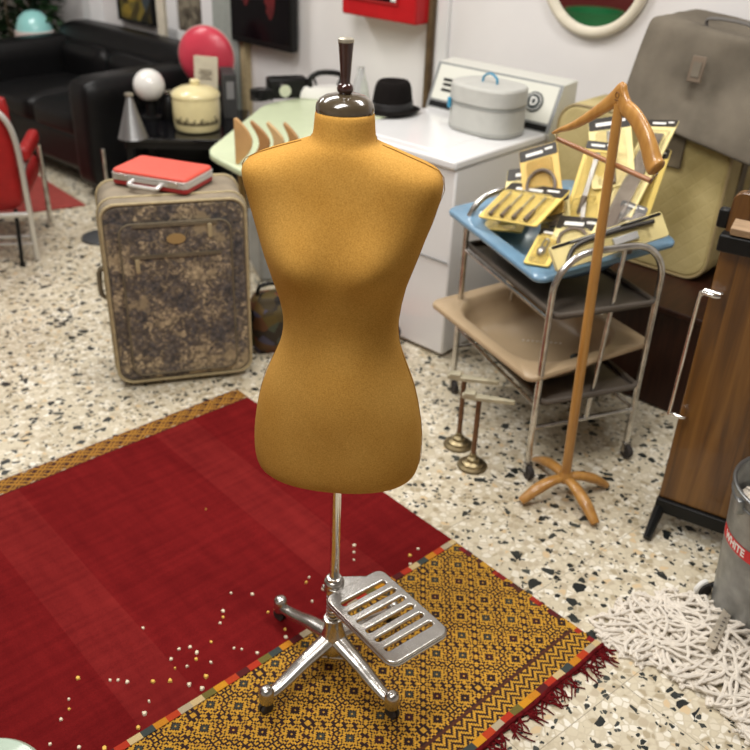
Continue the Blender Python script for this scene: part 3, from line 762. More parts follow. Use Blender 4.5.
bm = B(); prism(bm, rrect(ww+.0, .022, .002, 3, 0, .020), .001, .0032, PMt); obj('black_band', bm, M['black'], con)
bm = B(); prism(bm, [(.205+.040*math.cos(t*PI/16), .112+.040*math.sin(t*PI/16)) for t in range(32)], .002, .010, PMt); dl = obj('dial', bm, mat('dial_dark', (.06,.07,.07), .4), con, bevel=.002)
for r0, r1, mm in ((.035,.028,M['whitep']),):
    bm = B()
    tube(bm, [PMt @ Vector((.205+.032*math.cos(t*PI/16), .112+.032*math.sin(t*PI/16), .0105)) for t in range(32)], .0016, 6, closed=True); obj('dial_ring', bm, M['whitep'], dl)
text('logo_letter', 'D', .045, M['whitep'], dl, PMt @ Matrix.Translation((.205, .112, .0112)), bold=.001)
for i, (x, y, w_) in enumerate([(-.225,.125,.065), (-.225,.105,.055), (-.225,.082,.060), (-.155,.125,.04), (-.155,.105,.03)]):
    bm = B(); prism(bm, rrect(w_, .012, .002, 2, x, y), .002, .0042, PMt); obj('control_key', bm, M['black'], con)

def hat():
    p = at(392, 113, WH) + Vector((0,0,.003))
    t = thing('black_hat', 'black felt trilby hat standing on the white washing machine', 'hat', p, R(-30)); t.scale = (1.1, 1.1, 1.05)
    bm = B(); secs = []
    N = 40
    def ring(rx, ry, z, dip=0, curl=0):
        return [Vector((rx*math.cos(2*PI*k/N), ry*math.sin(2*PI*k/N), z + dip*(math.sin(2*PI*k/N)**2) + curl*(math.cos(2*PI*k/N)**2))) for k in range(N)]
    secs = [ring(.07,.085,.002), ring(.104,.118,.008,0,.006), ring(.106,.120,.012,0,.010), ring(.082,.098,.010), ring(.074,.09,.018), ring(.070,.086,.06), ring(.066,.080,.10), ring(.055,.066,.125,0,.004), ring(.035,.045,.118,.0), ring(.012,.02,.106)]
    obj('crown', loft(bm, secs), M['felt'], t, subsurf=1)
    bm = B(); loft(bm, [ring(.0745,.0905,.014), ring(.0762,.092,.016), ring(.0735,.0895,.044), ring(.071,.087,.046)], cap=False); obj('hat_band', bm, mat('black_ribbon', (.012,.011,.012), .5), t)
hat()
# train case (oval hat box)
vc = at(487, 128, WH+.0)
vb = thing('vanity_case', 'pale grey oval hatbox case with blue handle standing on the washing machine', 'case', Vector((.398, 3.525, WH+.0035)), R(-42))
def oval(rx, ry, p=2.5, n=44): return [(rx*math.copysign(abs(math.cos(2*PI*k/n))**(2/p), math.cos(2*PI*k/n)), ry*math.copysign(abs(math.sin(2*PI*k/n))**(2/p), math.sin(2*PI*k/n))) for k in range(n)]
rx, ry = .148, .112
obj('body', prism(B(), oval(rx, ry, 2.7), 0, .105), M['hatgrey'], vb, bevel=.008, seg=3)
obj('lid', prism(B(), oval(rx+.003, ry+.003, 2.7), .105, .180, scale_top=.985), M['hatgrey'], vb, bevel=.012, seg=3)
bm = B()
for z in (.014, .104): tube(bm, [Vector((x*1.012, y*1.012, z)) for x, y in oval(rx, ry, 2.7)], .0022, 6, closed=True)
obj('trim_band', bm, mat('trim_grey', (.36,.37,.35), .5), vb)
bm = B(); tube(bm, smooth_path([(-.034,0,.178),(-.030,0,.20),(0,0,.214),(.030,0,.20),(.034,0,.178)], 5), .0065, 10, flat=.6); obj('handle', bm, M['blueh'], vb)
bm = B(); box(bm, (-.115, -.098, .10), (.022, .012, .040), (0,0,R(-38))); obj('latch', bm, M['blueh'], vb, bevel=.004)
# ================================================================ round mirror, red box, screen, frames on the wall
mc = sw(-1.93, 3.475, 1.352)
Rw = Matrix.Rotation(WALLYAW, 4, 'Z') @ Matrix.Rotation(PI/2, 4, 'X')
mr = thing('round_mirror', 'round wall mirror in a thick white frame above the washing machine', 'mirror', mc, rot=Rw.to_euler())
bm = B(); tube(bm, [Vector((.225*math.cos(2*PI*k/64), .225*math.sin(2*PI*k/64), 0)) for k in range(64)], .022, 12, closed=True); obj('frame', bm, M['cream'].copy(), mr)
bpy.data.objects[-1] if False else None
bm = B(); lathe(bm, [(0,-.008),(.215,-.008),(.215,-.002),(0,-.002)], seg=64); obj('mirror_glass', bm, M['mirror'], mr)
rb = thing('red_wall_box', 'red metal wall box with a dark label window, left of the brown strip', 'box', sw(-3.00, 3.43, 1.055), WALLYAW)
bm = B(); box(bm, (0, 0, .19), (.47, .13, .38)); obj('housing', bm, M['red'], rb, bevel=.01)
bm = B(); box(bm, (-.03, -.068, .21), (.30, .008, .26)); wn = obj('window', bm, M['darkscreen'], rb)
bm = B(); box(bm, (0.02, -.0735, .125), (.12, .003, .04)); box(bm, (0.105, -.0735, .115), (.03,.003,.05)); obj('label', bm, M['whitep'], wn)
bm = B()
for z0 in (.08, .34): box(bm, (-.03,-.07,z0), (.32,.01,.008))
for x0 in (-.185, .125): box(bm, (x0,-.07,.21), (.008,.01,.26))
obj('window_frame', bm, mat('frame_red', (.4,.02,.02), .4), wn)
tv = thing('wall_screen', 'black flat screen hung on the wall left of the red box, with dark red reflections painted on', 'screen', sw(-3.90, 3.44, .80), WALLYAW)
bm = B(); box(bm, (0, 0, .30), (.50, .05, .60)); obj('casing', bm, M['black'], tv, bevel=.008)
bm = B(); box(bm, (0, -.0265, .31), (.47, .003, .55)); pnl = obj('panel', bm, M['darkscreen'], tv)
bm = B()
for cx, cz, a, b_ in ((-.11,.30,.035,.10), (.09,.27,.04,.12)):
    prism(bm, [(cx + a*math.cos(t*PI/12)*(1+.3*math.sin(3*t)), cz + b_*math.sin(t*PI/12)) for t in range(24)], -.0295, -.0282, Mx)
obj('painted_reflection', bm, M['screenred'], pnl)  # red reflections on the black screen, painted as flat lobes
def picture(name, label, s0, s1, z0, z1, fw, m_f, imat, w=3.47, mat_w=0):
    t = thing(name, label, 'picture', sw((s0+s1)/2, w, z0), WALLYAW); wd_, h = s1-s0, z1-z0
    bm = B()
    for x in (-wd_/2+fw/2, wd_/2-fw/2): box(bm, (x, 0, h/2), (fw, .03, h))
    for z in (fw/2, h-fw/2): box(bm, (0, 0, z), (wd_, .03, fw))
    obj('frame', bm, m_f, t, bevel=.002)
    bm = B(); box(bm, (0, .008, h/2), (wd_-fw, .008, h-fw)); obj('mount', bm, M['whitep'], t)
    bm = B(); box(bm, (0, .002, h/2), (wd_-2*fw-2*mat_w, .006, h-2*fw-2*mat_w)); obj('print', bm, imat, t)
    return t
def mat_photo(name, cols, scale=14):
    m = mat(name, cols[0], .6, spec=.2); nt = m.node_tree; n = nt.nodes; l = nt.links
    tc = n.new('ShaderNodeTexCoord'); v = n.new('ShaderNodeTexVoronoi'); v.inputs['Scale'].default_value = scale; l.new(tc.outputs['Object'], v.inputs['Vector'])
    s = n.new('ShaderNodeSeparateColor'); l.new(v.outputs['Color'], s.inputs[0])
    r = n.new('ShaderNodeValToRGB'); e = r.color_ramp.elements; e[0].color = (*cols[0],1); e[1].color = (*cols[-1],1)
    for i, c in enumerate(cols[1:-1]): x = e.new((i+1)/(len(cols)-1)); x.color = (*c,1)
    l.new(s.outputs[0], r.inputs[0]); l.new(r.outputs[0], n['Principled BSDF'].inputs['Base Color']); return m
picture('framed_picture', 'dark framed picture with yellow and blue spots on the wall above the sofa', -5.33, -4.95, .765, 1.25, .015, M['black'], mat_photo('flower_print', [(.02,.02,.015),(.05,.04,.02),(.35,.25,.04),(.04,.05,.03),(.12,.16,.35)]))
picture('framed_photograph', 'small brown photograph in a wide white frame on the wall right of the cream post', -4.80, -4.36, .68, 1.25, .10, M['white_en'], mat_photo('brown_photo', [(.05,.04,.03),(.14,.12,.09),(.25,.22,.16)], 25), mat_w=0)
bm = B(); wbox(bm, -4.36, -4.14, 3.455, 3.49, .02, 1.9); o = struct('trim_5', bm, mat('grey_green_panel', (.33,.36,.33), .25, var=.05), bevel=.003)

# ================================================================ SOFA
sf = thing('leather_sofa', 'black leather two-seat sofa with thick square arms in the far left corner', 'sofa', sw(-5.05, 3.0), WALLYAW)
def cushion(bm, c, s, r=.05, puff=.03, n=10):
    # rounded puffy box
    x0 = len(bm.verts); g = bmesh.ops.create_cube(bm, size=1.0)
    vs = g['verts']; es = list({e for v in vs for e in v.link_edges})
    bmesh.ops.subdivide_edges(bm, edges=es, cuts=n, use_grid_fill=True)
    bm.verts.ensure_lookup_table(); allv = bm.verts[x0:]
    hs = Vector(s)/2
    for v in allv:
        p = Vector((v.co.x*s[0], v.co.y*s[1], v.co.z*s[2]))
        q = Vector([max(-(hs[i]-r), min(hs[i]-r, p[i])) for i in range(3)])
        d = p - q
        if d.length > 1e-9: p = q + d.normalized()*r
        k = (1-(2*v.co.x)**4)*(1-(2*v.co.y)**4)
        p.z += math.copysign(puff*k, p.z) if abs(v.co.z) > .45 else 0
        k2 = (1-(2*v.co.x)**4)*(1-(2*v.co.z)**4)
        p.y += math.copysign(puff*k2*.5, p.y) if abs(v.co.y) > .45 else 0
        v.co = Vector(c) + p
    return bm
L = M['leather']
obj('base', cushion(B(), (0, .03, .20), (1.34, .80, .24), .04, 0), L, sf)
obj('back', cushion(B(), (.015, .33, .40), (1.40, .22, .66), .07, .02), L, sf)
for x in (-.61, .64): obj('armrest', cushion(B(), (x, -.01, .355), (.22, .88, .59), .06, .01), L, sf)
for x in (-.26, .26): obj('seat_cushion', cushion(B(), (x, -.06, .36), (.51, .66, .15), .05, .02), L, sf)
for x in (-.26, .26): obj('back_cushion', cushion(B(), (x, .20, .50), (.50, .14, .27), .06, .01), L, sf)
for x in (-.64, .64):
    for y in (-.38, .36):
        bm = B(); box(bm, (x, y, .032), (.05, .05, .064)); obj('foot', bm, M['black'], sf)
# lamp shade + plants behind the sofa
t = thing('dome_lamp', 'small aqua and pink glass dome lamp behind the sofa, under the plants', 'lamp', sw(-5.90, 3.17, -.085), 0); t.scale = (.72, .72, 1)
bm = B(); lathe(bm, [(.17,.70),(.165,.76),(.13,.82),(.07,.855),(0,.865)], seg=36); sh = obj('lamp_shade', bm, [M['aqua']], t)
bm = B(); lathe(bm, [(.175,.685),(.185,.70),(.180,.735),(.171,.74)], seg=36); obj('shade_rim', bm, M['peach'], sh)
bm = B(); lathe(bm, [(.12,.086),(.12,.101),(.02,.126),(.015,.5),(.02,.70)], seg=24); obj('lamp_stand', bm, M['chrome'], t)
def plant(s, w, h, n, label, seed):
    rg = random.Random(seed)
    t = thing('potted_plant', label, 'plant', sw(s, w), 0)
    bm = B(); lathe(bm, [(.10,0),(.13,.26),(.14,.28),(.125,.28),(.11,.25),(0,.25)], seg=24); obj('pot', bm, mat('clay_pot', (.30,.13,.07), .7), t)
    bm = B()
    for k in range(6): tube(bm, smooth_path([(0,0,.26),(rg.uniform(-.08,.08),rg.uniform(-.08,.08),h*.5),(rg.uniform(-.1,.1),rg.uniform(-.1,.1),h*.9)], 4), .007, 6)
    obj('stem', bm, mat('stem_brown', (.08,.06,.03), .8), t)
    bm = B()
    for k in range(n):
        z = rg.uniform(.35, 1)*h; r = .34*math.sin(PI*min(1,(z/h)*.9))**.5*rg.uniform(.3, 1); a = rg.random()*6.28
        c = U*(r*math.cos(a)*1.35) + W*(r*math.sin(a)*.25) + Vector((0, 0, z)); d = Vector((math.cos(a+rg.gauss(0,.6)), math.sin(a+rg.gauss(0,.6)), rg.uniform(-.6,.5))).normalized()
        ll = rg.uniform(.06, .11); sdv = d.cross(Vector((rg.gauss(0,.4), rg.gauss(0,.4), 1))).normalized()*ll*.28; nn = sdv.cross(d).normalized()*ll*.06
        v = [bm.verts.new(p) for p in (c, c+d*ll*.45+sdv, c+d*ll, c+d*ll*.45-sdv)]; m_ = bm.verts.new(c+d*ll*.5-nn)
        for i in range(4): bm.faces.new((v[i], v[(i+1)%4], m_))
    f = obj('foliage', bm, M['green_leaf'], t); f['kind'] = 'stuff'
plant(-6.72, 2.95, 1.5, 900, 'tall dark green leafy plant behind the lamp at the far left', 1)
plant(-6.20, 3.25, 1.4, 1300, 'dark green leafy plant against the wall behind the sofa', 2)
struct('trim_6', wbox(B(), -5.66, -5.56, 3.40, 3.5, 0, 2.8), M['white_en'], bevel=.004)

# ================================================================ BLACK SIDE TABLE and things on it
TZ = .47
bt_c = at(176, 128, TZ)
bt = thing('black_side_table', 'black glass-topped side table between the sofa and the mint table', 'table', (bt_c.x+.045, bt_c.y+.11, 0), R(4))
bm = B(); prism(bm, rrect(.60, .64, .02, 4), TZ-.02, TZ); obj('tabletop', bm, M['glass_blk'], bt, bevel=.003)
bm = B(); prism(bm, rrect(.57, .61, .02, 4), TZ-.055, TZ-.0205); obj('apron', bm, M['black'], bt)
bm = B(); prism(bm, rrect(.54, .60, .02, 4), .16, .18); obj('shelf', bm, M['glass_blk'], bt)
for x in (-.26, .26):
    for y in (-.28, .28):
        bm = B(); box(bm, (x, y, (TZ-.055)/2), (.035, .035, TZ-.055)); obj('leg', bm, M['black'], bt, bevel=.003)
T = TZ+.001
p = at(197, 130, T)
jr = thing('lidded_pot', 'cream enamel pot with lid and a faded skyline print on the black side table', 'pot', (p.x, p.y+.02, T), R(10))
bm = B(); lathe(bm, [(.100,0),(.112,.008),(.118,.03),(.121,.10),(.120,.165),(.118,.172)], seg=44); bd = obj('body', bm, M['pot'], jr)
bm = B(); lathe(bm, [(.124,.170),(.125,.180),(.115,.196),(.08,.214),(.03,.222),(.022,.226),(.024,.236),(.026,.245),(.018,.252),(0,.253)], seg=44); obj('lid', bm, M['pot'], jr)
bm = B(); rs = random.Random(5)
for k in range(34):
    a = R(-150 + 120*k/33); h = rs.uniform(.006, .028)*(1.3 if k % 5 == 0 else .8); w_ = R(3.4)
    vs = [bm.verts.new((.1212*math.cos(q), .1212*math.sin(q), z)) for q, z in ((a, .045), (a+w_, .045), (a+w_, .050+h), (a, .050+h))]; bm.faces.new(vs)
obj('skyline_print', bm, mat('brown_print', (.10,.08,.04), .5), bd)
# ball lamp
p = at(152, 118, T)
bl = thing('globe_lamp', 'small lamp with a white opal glass globe on a black foot on the side table', 'lamp', (p.x, p.y, T), 0)
bm = B(); lathe(bm, [(.055,0),(.055,.012),(.03,.02),(.028,.085),(.045,.10)], seg=28); obj('foot', bm, M['black'], bl)
bm = B(); ball(bm, (0,0,.172), .083, u=36, v=20); obj('globe', bm, M['globe'], bl)
p = at(121, 140, T)
cn = thing('silver_cone', 'dull silver cone-shaped shade standing at the left end of the black table', 'shade', (p.x+.045, p.y+.06, T), 0)
bm = B(); lathe(bm, [(.075,0),(.07,.01),(.016,.19),(.012,.20)], seg=28); obj('cone', bm, mat('dull_silver', (.28,.28,.28), .35, .7), cn)
bm = B(); lathe(bm, [(.014,.199),(.022,.204),(.02,.215),(0,.218)], seg=16); obj('cap', bm, M['tipm'], cn)
p = at(204, 104, T)
rad_ = thing('black_set', 'black boxy set under the round red case at the back of the side table', 'box', (p.x, p.y-.0, T), R(-12))
bm = B(); box(bm, (0,0,.0475), (.27,.17,.095)); obj('casing', bm, M['black'], rad_, bevel=.006)
bm = B(); cyl(bm, (.08,-.085,.048), (.08,-.10,.048), .03, seg=24); obj('knob', bm, M['toold'], rad_)
rd = thing('red_disc_case', 'round glossy pink-red case standing on edge behind the cream pot', 'case', (p.x+.03, p.y+.0, T+.096), rot=(0,0,R(-12)))
bm = B(); ball(bm, (0,0,.165), .164, sy=.42, u=44, v=24); bmo = obj('shell', bm, M['cushred'], rd)
bm = B(); tube(bm, [Vector((.165*math.cos(t*PI/24), 0, .165+.165*math.sin(t*PI/24))) for t in range(48)], .004, 6, closed=True); obj('rim', bm, mat('rim_pale', (.6,.45,.42), .4), rd)
p = at(206, 112, T)
cd = thing('cream_booklet', 'small cream printed booklet propped against the red round case', 'booklet', (p.x+.015, p.y-.035, T), R(-12))
bm = B(); box(bm, (0, .01, .150), (.135, .012, .30), (R(-4),0,0)); bk = obj('cover', bm, mat('booklet_cream', (.66,.60,.45), .6, var=.05), cd, bevel=.002)
bm = B()
for k, w_ in enumerate((.07,.08,.05,.075)): box(bm, (0, .0055-.0006*k, .23-.014*k), (w_, .002, .004), (R(-4),0,0))
obj('printed_lines', bm, M['label_b'], bk)
bk2 = thing('dark_bottle', 'squat dark bottle with silver collar between the white globe and the cream pot', 'bottle', (at(170,118,T).x, at(170,118,T).y, T), 0)
bm = B(); lathe(bm, [(.034,0),(.038,.01),(.038,.09),(.02,.12),(.014,.125),(.014,.15),(0,.15)], seg=24); obj('bottle', bm, M['black'], bk2)
bm = B(); lathe(bm, [(.016,.126),(.017,.128),(.017,.148),(.016,.149)], seg=20); obj('collar', bm, M['chrome'], bk2)
bx = thing('dark_binder', 'dark upright box file right of the cream booklet on the side table', 'box file', (at(228,116,T).x, at(228,116,T).y+.05, T), R(15))
bm = B(); box(bm, (0,0,.115), (.07,.22,.23)); obj('case', bm, mat('dark_card', (.045,.045,.045), .6), bx, bevel=.003)
bm = B(); box(bm, (0,-.1115,.15), (.04,.003,.09)); obj('spine_label', bm, mat('grey_card', (.25,.25,.25), .6), bx)

# ================================================================ MINT TABLE and things on it
MZ = .65
mt = thing('mint_table', 'pale mint green table with rounded corners left of the washing machine', 'table', (-.35, 4.1, 0), 0)
poly = [(-.735,3.60),(-.60,4.46),(-.30,4.78),(.03,4.38),(-.24,3.74),(-.525,3.33)]
def round_poly(P, r=.06, n=6):
    out = []; m_ = len(P)
    for i in range(m_):
        a, b, c = Vector(P[i-1]), Vector(P[i]), Vector(P[(i+1) % m_])
        p = b + (a-b).normalized()*r; q = b + (c-b).normalized()*r
        for k in range(n+1):
            t_ = k/n; out.append(tuple((p*(1-t_)**2 + b*2*t_*(1-t_) + q*t_**2)))
    return out
bm = B(); prism(bm, [(x+.35, y-4.1) for x, y in round_poly(poly, .09)], MZ-.028, MZ); obj('tabletop', bm, M['mint'], mt, bevel=.008, seg=3)
for x, y in ((-.60,3.68),(-.52,4.35),(-.30,4.6),(-.22,3.95)):
    bm = B(); cyl(bm, (x+.35,y-4.1,0), (x+.35,y-4.1,MZ-.028), .018, seg=14); obj('leg', bm, mat('brass_leg', (.30,.20,.08), .4, .7), mt)
hang_m = [mat('light_beech', (.58,.34,.14), .45, var=.1, vscale=12), mat('mid_oak', (.40,.20,.075), .45, var=.1, vscale=12), mat('pale_maple', (.60,.40,.19), .45, var=.1, vscale=12), mat('warm_oak', (.44,.24,.09), .45, var=.1, vscale=12)]
hp = [(239,163,'straight-backed light wooden crescent, leftmost of the four on the mint table'), (250,162,'darkest wooden crescent, second from the left on the mint table'), (263,160,'pale wooden crescent, third from the left on the mint table'), (277,157,'rightmost and most slanted wooden crescent on the mint table, nearest the dress form')]
for k, (px, py, lb) in enumerate(hp):
    p = at(px, py+1, MZ)
    t = thing('wooden_crescent', lb, 'wooden crescent', (p.x, p.y, MZ+.001), R(-8-6*k), 'curved wooden pieces on the mint table')
    H_ = .178 - .010*k; bm = B(); n = 14; o_, i_ = [], []
    lean = .0 + .008*k
    for j in range(n+1):
        tt = j/n; ang = -PI/2 + PI*tt
        o_.append(((.058 if k == 0 else .078)*math.cos(ang)+lean*tt*1.2 + .004*k, H_*tt)); 
    th = .036 if k == 0 else .040
    pts = [(x-.0, z) for x, z in o_] + [(x-(th*math.sin(PI*min(1,max(0,(n-j)/n)))**.6 + .004) if k else -.012, z) for j, (x, z) in enumerate(reversed(o_))]
    prism(bm, pts, -.008, .008, Mx); obj('blade', bm, hang_m[k], t, bevel=.002)
# small appliances
p = at(322, 98, MZ)
ir = thing('clothes_iron', 'black and white electric iron on the mint table behind the neck of the dress form', 'iron', (p.x, p.y, MZ+.001), R(200))
bm = B(); loft(bm, [[(x*1, y, 0) for x, y in ((-.12,-.05),(.02,-.055),(.12,0),(.02,.055),(-.12,.05))], [(x*.95, y*.9, .03) for x, y in ((-.12,-.05),(.02,-.055),(.12,0),(.02,.055),(-.12,.05))], [(x*.8, y*.5, .06) for x, y in ((-.12,-.05),(.02,-.055),(.12,0),(.02,.055),(-.12,.05))]]); obj('body', bm, M['whitep'], ir, bevel=.004)
bm = B(); tube(bm, smooth_path([(-.09,0,.055),(-.10,0,.11),(0,0,.125),(.06,0,.10),(.06,0,.055)], 5), .014, 10); obj('handle', bm, M['black'], ir)
p = at(283, 97, MZ)
cm = thing('folding_camera', 'small black and chrome appliance at the far edge of the mint table', 'appliance', (p.x+.02, p.y, MZ+.001), R(20))
bm = B(); box(bm, (0,0,.05), (.20,.09,.10)); obj('body', bm, M['black'], cm, bevel=.012)
bm = B(); cyl(bm, (-.03,-.045,.05), (-.03,-.09,.05), .035, .030, 24); obj('front_ring', bm, M['chrome'], cm)
bm = B(); tube(bm, smooth_path([(.09,0,.06),(.13,-.02,.10),(.16,-.03,.03),(.20,-.02,.01)], 5), .006, 8); obj('lead', bm, M['black'], cm)
p = at(262, 101, MZ)
t = thing('coiled_cable', 'coil of black cable left of the small appliance on the mint table', 'cable', (p.x, p.y-.02, MZ+.002), 0)
bm = B(); tube(bm, [Vector(((.05+.006*math.sin(k*.7))*math.cos(k*.35), (.05+.004*math.cos(k))*math.sin(k*.35), .008+.0006*k)) for k in range(90)], .005, 6); obj('coil', bm, M['black'], t)
p = at(350, 101, MZ)
t = thing('glass_bottle', 'clear ribbed glass bottle just behind the finial of the dress form', 'bottle', (-.115, 4.05, MZ+.001), 0)
bm = B(); lathe(bm, [(.035,0),(.042,.01),(.042,.14),(.03,.20),(.016,.245),(.016,.27),(.0,.27)], seg=28); obj('bottle', bm, mat('clear_glass', (.75,.76,.76), .08, trans=.6), t)
bm = B(); lathe(bm, [(.0425,.05),(.0428,.052),(.0428,.12),(.0425,.122)], seg=28); obj('label_band', bm, mat('striped_band', (.12,.12,.12), .5), t)

# ================================================================ RED CHROME CHAIR, small rug, disc
ch = thing('red_armchair', 'red vinyl armchair with bent chrome tube frame at the left edge of the photo', 'chair', (-1.63, 3.90, 0), R(12))
bm = B()
tube(bm, smooth_path([(-.60,0,.22),(-.60,0,.60),(-.56,0,.70),(-.45,0,.74),(-.16,0,.74),(-.06,0,.70),(-.01,0,.58),(.0,0,.30),(.0,0,.012)], 8), .014, 12)
obj('back_frame', bm, M['satin'], ch)
bm = B()
for x in (-.22, -.42): tube(bm, [(x, -.012, .25), (x-.03, -.012, .70)], .006, 8)
tube(bm, [(-.60,-.02,.235), (.0,-.0,.235)], .014, 10); tube(bm, [(-.60,.01,.125), (.0,.01,.125)], .008, 8)
tube(bm, [(-.60,-.02,.10), (.0,-.02,.10)], .006, 8)
obj('cross_bars', bm, M['satin'], ch)
obj('backrest', cushion(B(), (-.30, .045, .51), (.55, .07, .50), .03, .02), M['redv'], ch)
obj('seat', cushion(B(), (-.30, .34, .30), (.56, .52, .12), .04, .02), M['redv'], ch)
for x in (-.60, .0):
    obj('armrest', cushion(B(), (x, .25, .49), (.055, .36, .07), .025, .0), M['redv'], ch)
for x in (-.06, -.54):
    bm = B(); tube(bm, [(x, -.05, .02), (x, .01, .26)], .009, 8); cyl(bm, (x,-.052,0), (x,-.05,.02), .013); obj('leg', bm, M['black'], ch)
for x in (-.60, .0):
    bm = B(); tube(bm, smooth_path([(x,.52,.012),(x,.52,.38),(x,.46,.44),(x,.10,.45),(x,0,.43)], 6), .013, 10); obj('side_frame', bm, M['tube'], ch)
    
p0 = at(86,206,0); p1 = at(0,217,0); p2 = at(38,176,0)
bm = quad_slab([p0, p0+(p1-p0)*3, p0+(p1-p0)*3+(p2-p0)*1.9, p0+(p2-p0)*1.9], .0005, .008)
tag(obj('small_rug', bm, mat('brick_red_rug', (.30,.045,.035), .95, var=.1, vscale=30, bump=.4), bevel=.003), 'plain brick red rug on the floor between the sofa and the red chair', 'rug')
p = at(92,238,0)
t = thing('round_floor_base', 'round grey metal stand base on the floor left of the tapestry suitcase', 'stand', (p.x+.05, p.y, 0), 0)
bm = B(); lathe(bm, [(.098,0),(.10,.006),(.095,.014),(.02,.022),(0,.022)], seg=40); obj('base', bm, mat('dark_steel', (.12,.125,.13), .4, .6), t)
bm = B(); cyl(bm, (0.06,0,.018), (0.06,0,.46), .009); obj('post', bm, M['tube'], t)

# things on the floor behind the dress form
p = at(268,352,0)
t = thing('patterned_bag', 'dark floral patterned cloth bag on the floor right of the tapestry suitcase', 'bag', (p.x+.02, p.y+.05, 0), R(20))
bm = B(); cushion(bm, (0,0,.11), (.20,.14,.22), .05, .02); obj('body', bm, mat_photo('bag_print', [(.015,.012,.01),(.04,.03,.02),(.10,.07,.02),(.16,.03,.02),(.05,.06,.02),(.10,.09,.14),(.015,.012,.01)], 22), t)
bm = B(); tube(bm, smooth_path([(-.06,0,.21),(-.05,0,.27),(.05,0,.27),(.06,0,.21)], 5), .008, 8); obj('handle', bm, M['black'], t)
p = at(262,280,0)
t = thing('grey_tool_box', 'low grey case on the floor behind the patterned bag', 'case', (p.x+.05, p.y+.15, 0), R(20))
bm = B(); box(bm, (0,0,.13), (.22,.3,.26)); obj('body', bm, M['steelbox'], t, bevel=.02, seg=3)
bm = B(); ball(bm, (0.0,-.08,.295), .035); obj('knob', bm, M['whitep'], t)
p = at(404,342,0)
t = thing('orange_bowl', 'orange enamel bowl with dark rim on the floor in front of the washing machine', 'bowl', (p.x-.13, p.y-.10, 0), 0)
bm = B(); lathe(bm, [(.055,0),(.06,.006),(.095,.05),(.108,.095),(.104,.095),(.088,.05),(.05,.012),(0,.012)], seg=36); obj('bowl', bm, M['orangeb'], t)
bm = B(); tube(bm, [Vector((.107*math.cos(k*PI/18), .107*math.sin(k*PI/18), .097)) for k in range(36)], .006, 8, closed=True); obj('rim', bm, M['black'], t)

# ================================================================ TROLLEY
TY = R(22); TR = Vector((.50, 2.33, 0)); ta = Vector((math.cos(TY), math.sin(TY), 0)); tb = Vector((-ta.y, ta.x, 0))
TWd, TDp = .375, .56
tr = thing('chrome_trolley', 'worn chrome tube serving trolley with grey trays and castors, holding two washbasins', 'trolley', TR, TY)
ARH = .765
def arch(y, mid=True):
    bm = B()
    h = ARH; r = .12
    pts = [(0,y,.045),(0,y,h-r)] + [(r-r*math.cos(a), y, h-r+r*math.sin(a)) for a in [PI/2*k/8 for k in range(1,9)]] + [(TWd-r+r*math.sin(a), y, h-r+r*math.cos(a)) for a in [PI/2*k/8 for k in range(0,9)]] + [(TWd,y,.045)]
    tube(bm, pts, .0105, 12)
    tube(bm, [(0,y,.185),(TWd,y,.185)], .008, 10)
    return bm
e1 = obj('end_frame', arch(0), M['tube'], tr)
e2 = obj('end_frame', arch(TDp), M['tube'], tr)
for y, e in ((0, e1), (TDp, e2)):
    bm = B(); tube(bm, [(TWd*.60,y,ARH-.002),(TWd*.52,y,.185)], .0075, 10); obj('centre_rod', bm, M['tube'], e)
for z in (.570, .275):
    bm = B(); prism(bm, rrect(TWd-.03, TDp+.03, .02, 5, TWd/2, TDp/2), z-.004, z+.003)
    rimp = rrect(TWd-.03, TDp+.03, .02, 5, TWd/2, TDp/2); tube(bm, [Vector((x, y, z+.010)) for x, y in rimp], .008, 8, closed=True)
    obj('tray_shelf', bm, M['shelf'], tr)
for x, z in ((0,.565), (TWd,.565), (0,.265), (TWd,.265), (TWd,.185)):
    bm = B(); tube(bm, [(x, 0, z), (x, TDp, z)], .006, 8); obj('side_rail', bm, M['tube'], tr)
for x in (0, TWd):
    for y in (0, TDp):
        bm = B(); cyl(bm, (x-.009,y-.012,.025), (x+.009,y-.012,.025), .0245, seg=28); cyl(bm, (x-.012,y-.012,.025),(x+.012,y-.012,.025), .008)
        w_ = obj('castor', bm, M['rubber'], tr, bevel=.002)
        bm = B(); box(bm, (x-.012,y-.006,.038), (.003,.016,.03)); box(bm, (x+.012,y-.006,.038), (.003,.016,.03)); box(bm, (x,y-.004,.054), (.026,.018,.004)); obj('castor_fork', bm, M['tube'], w_)

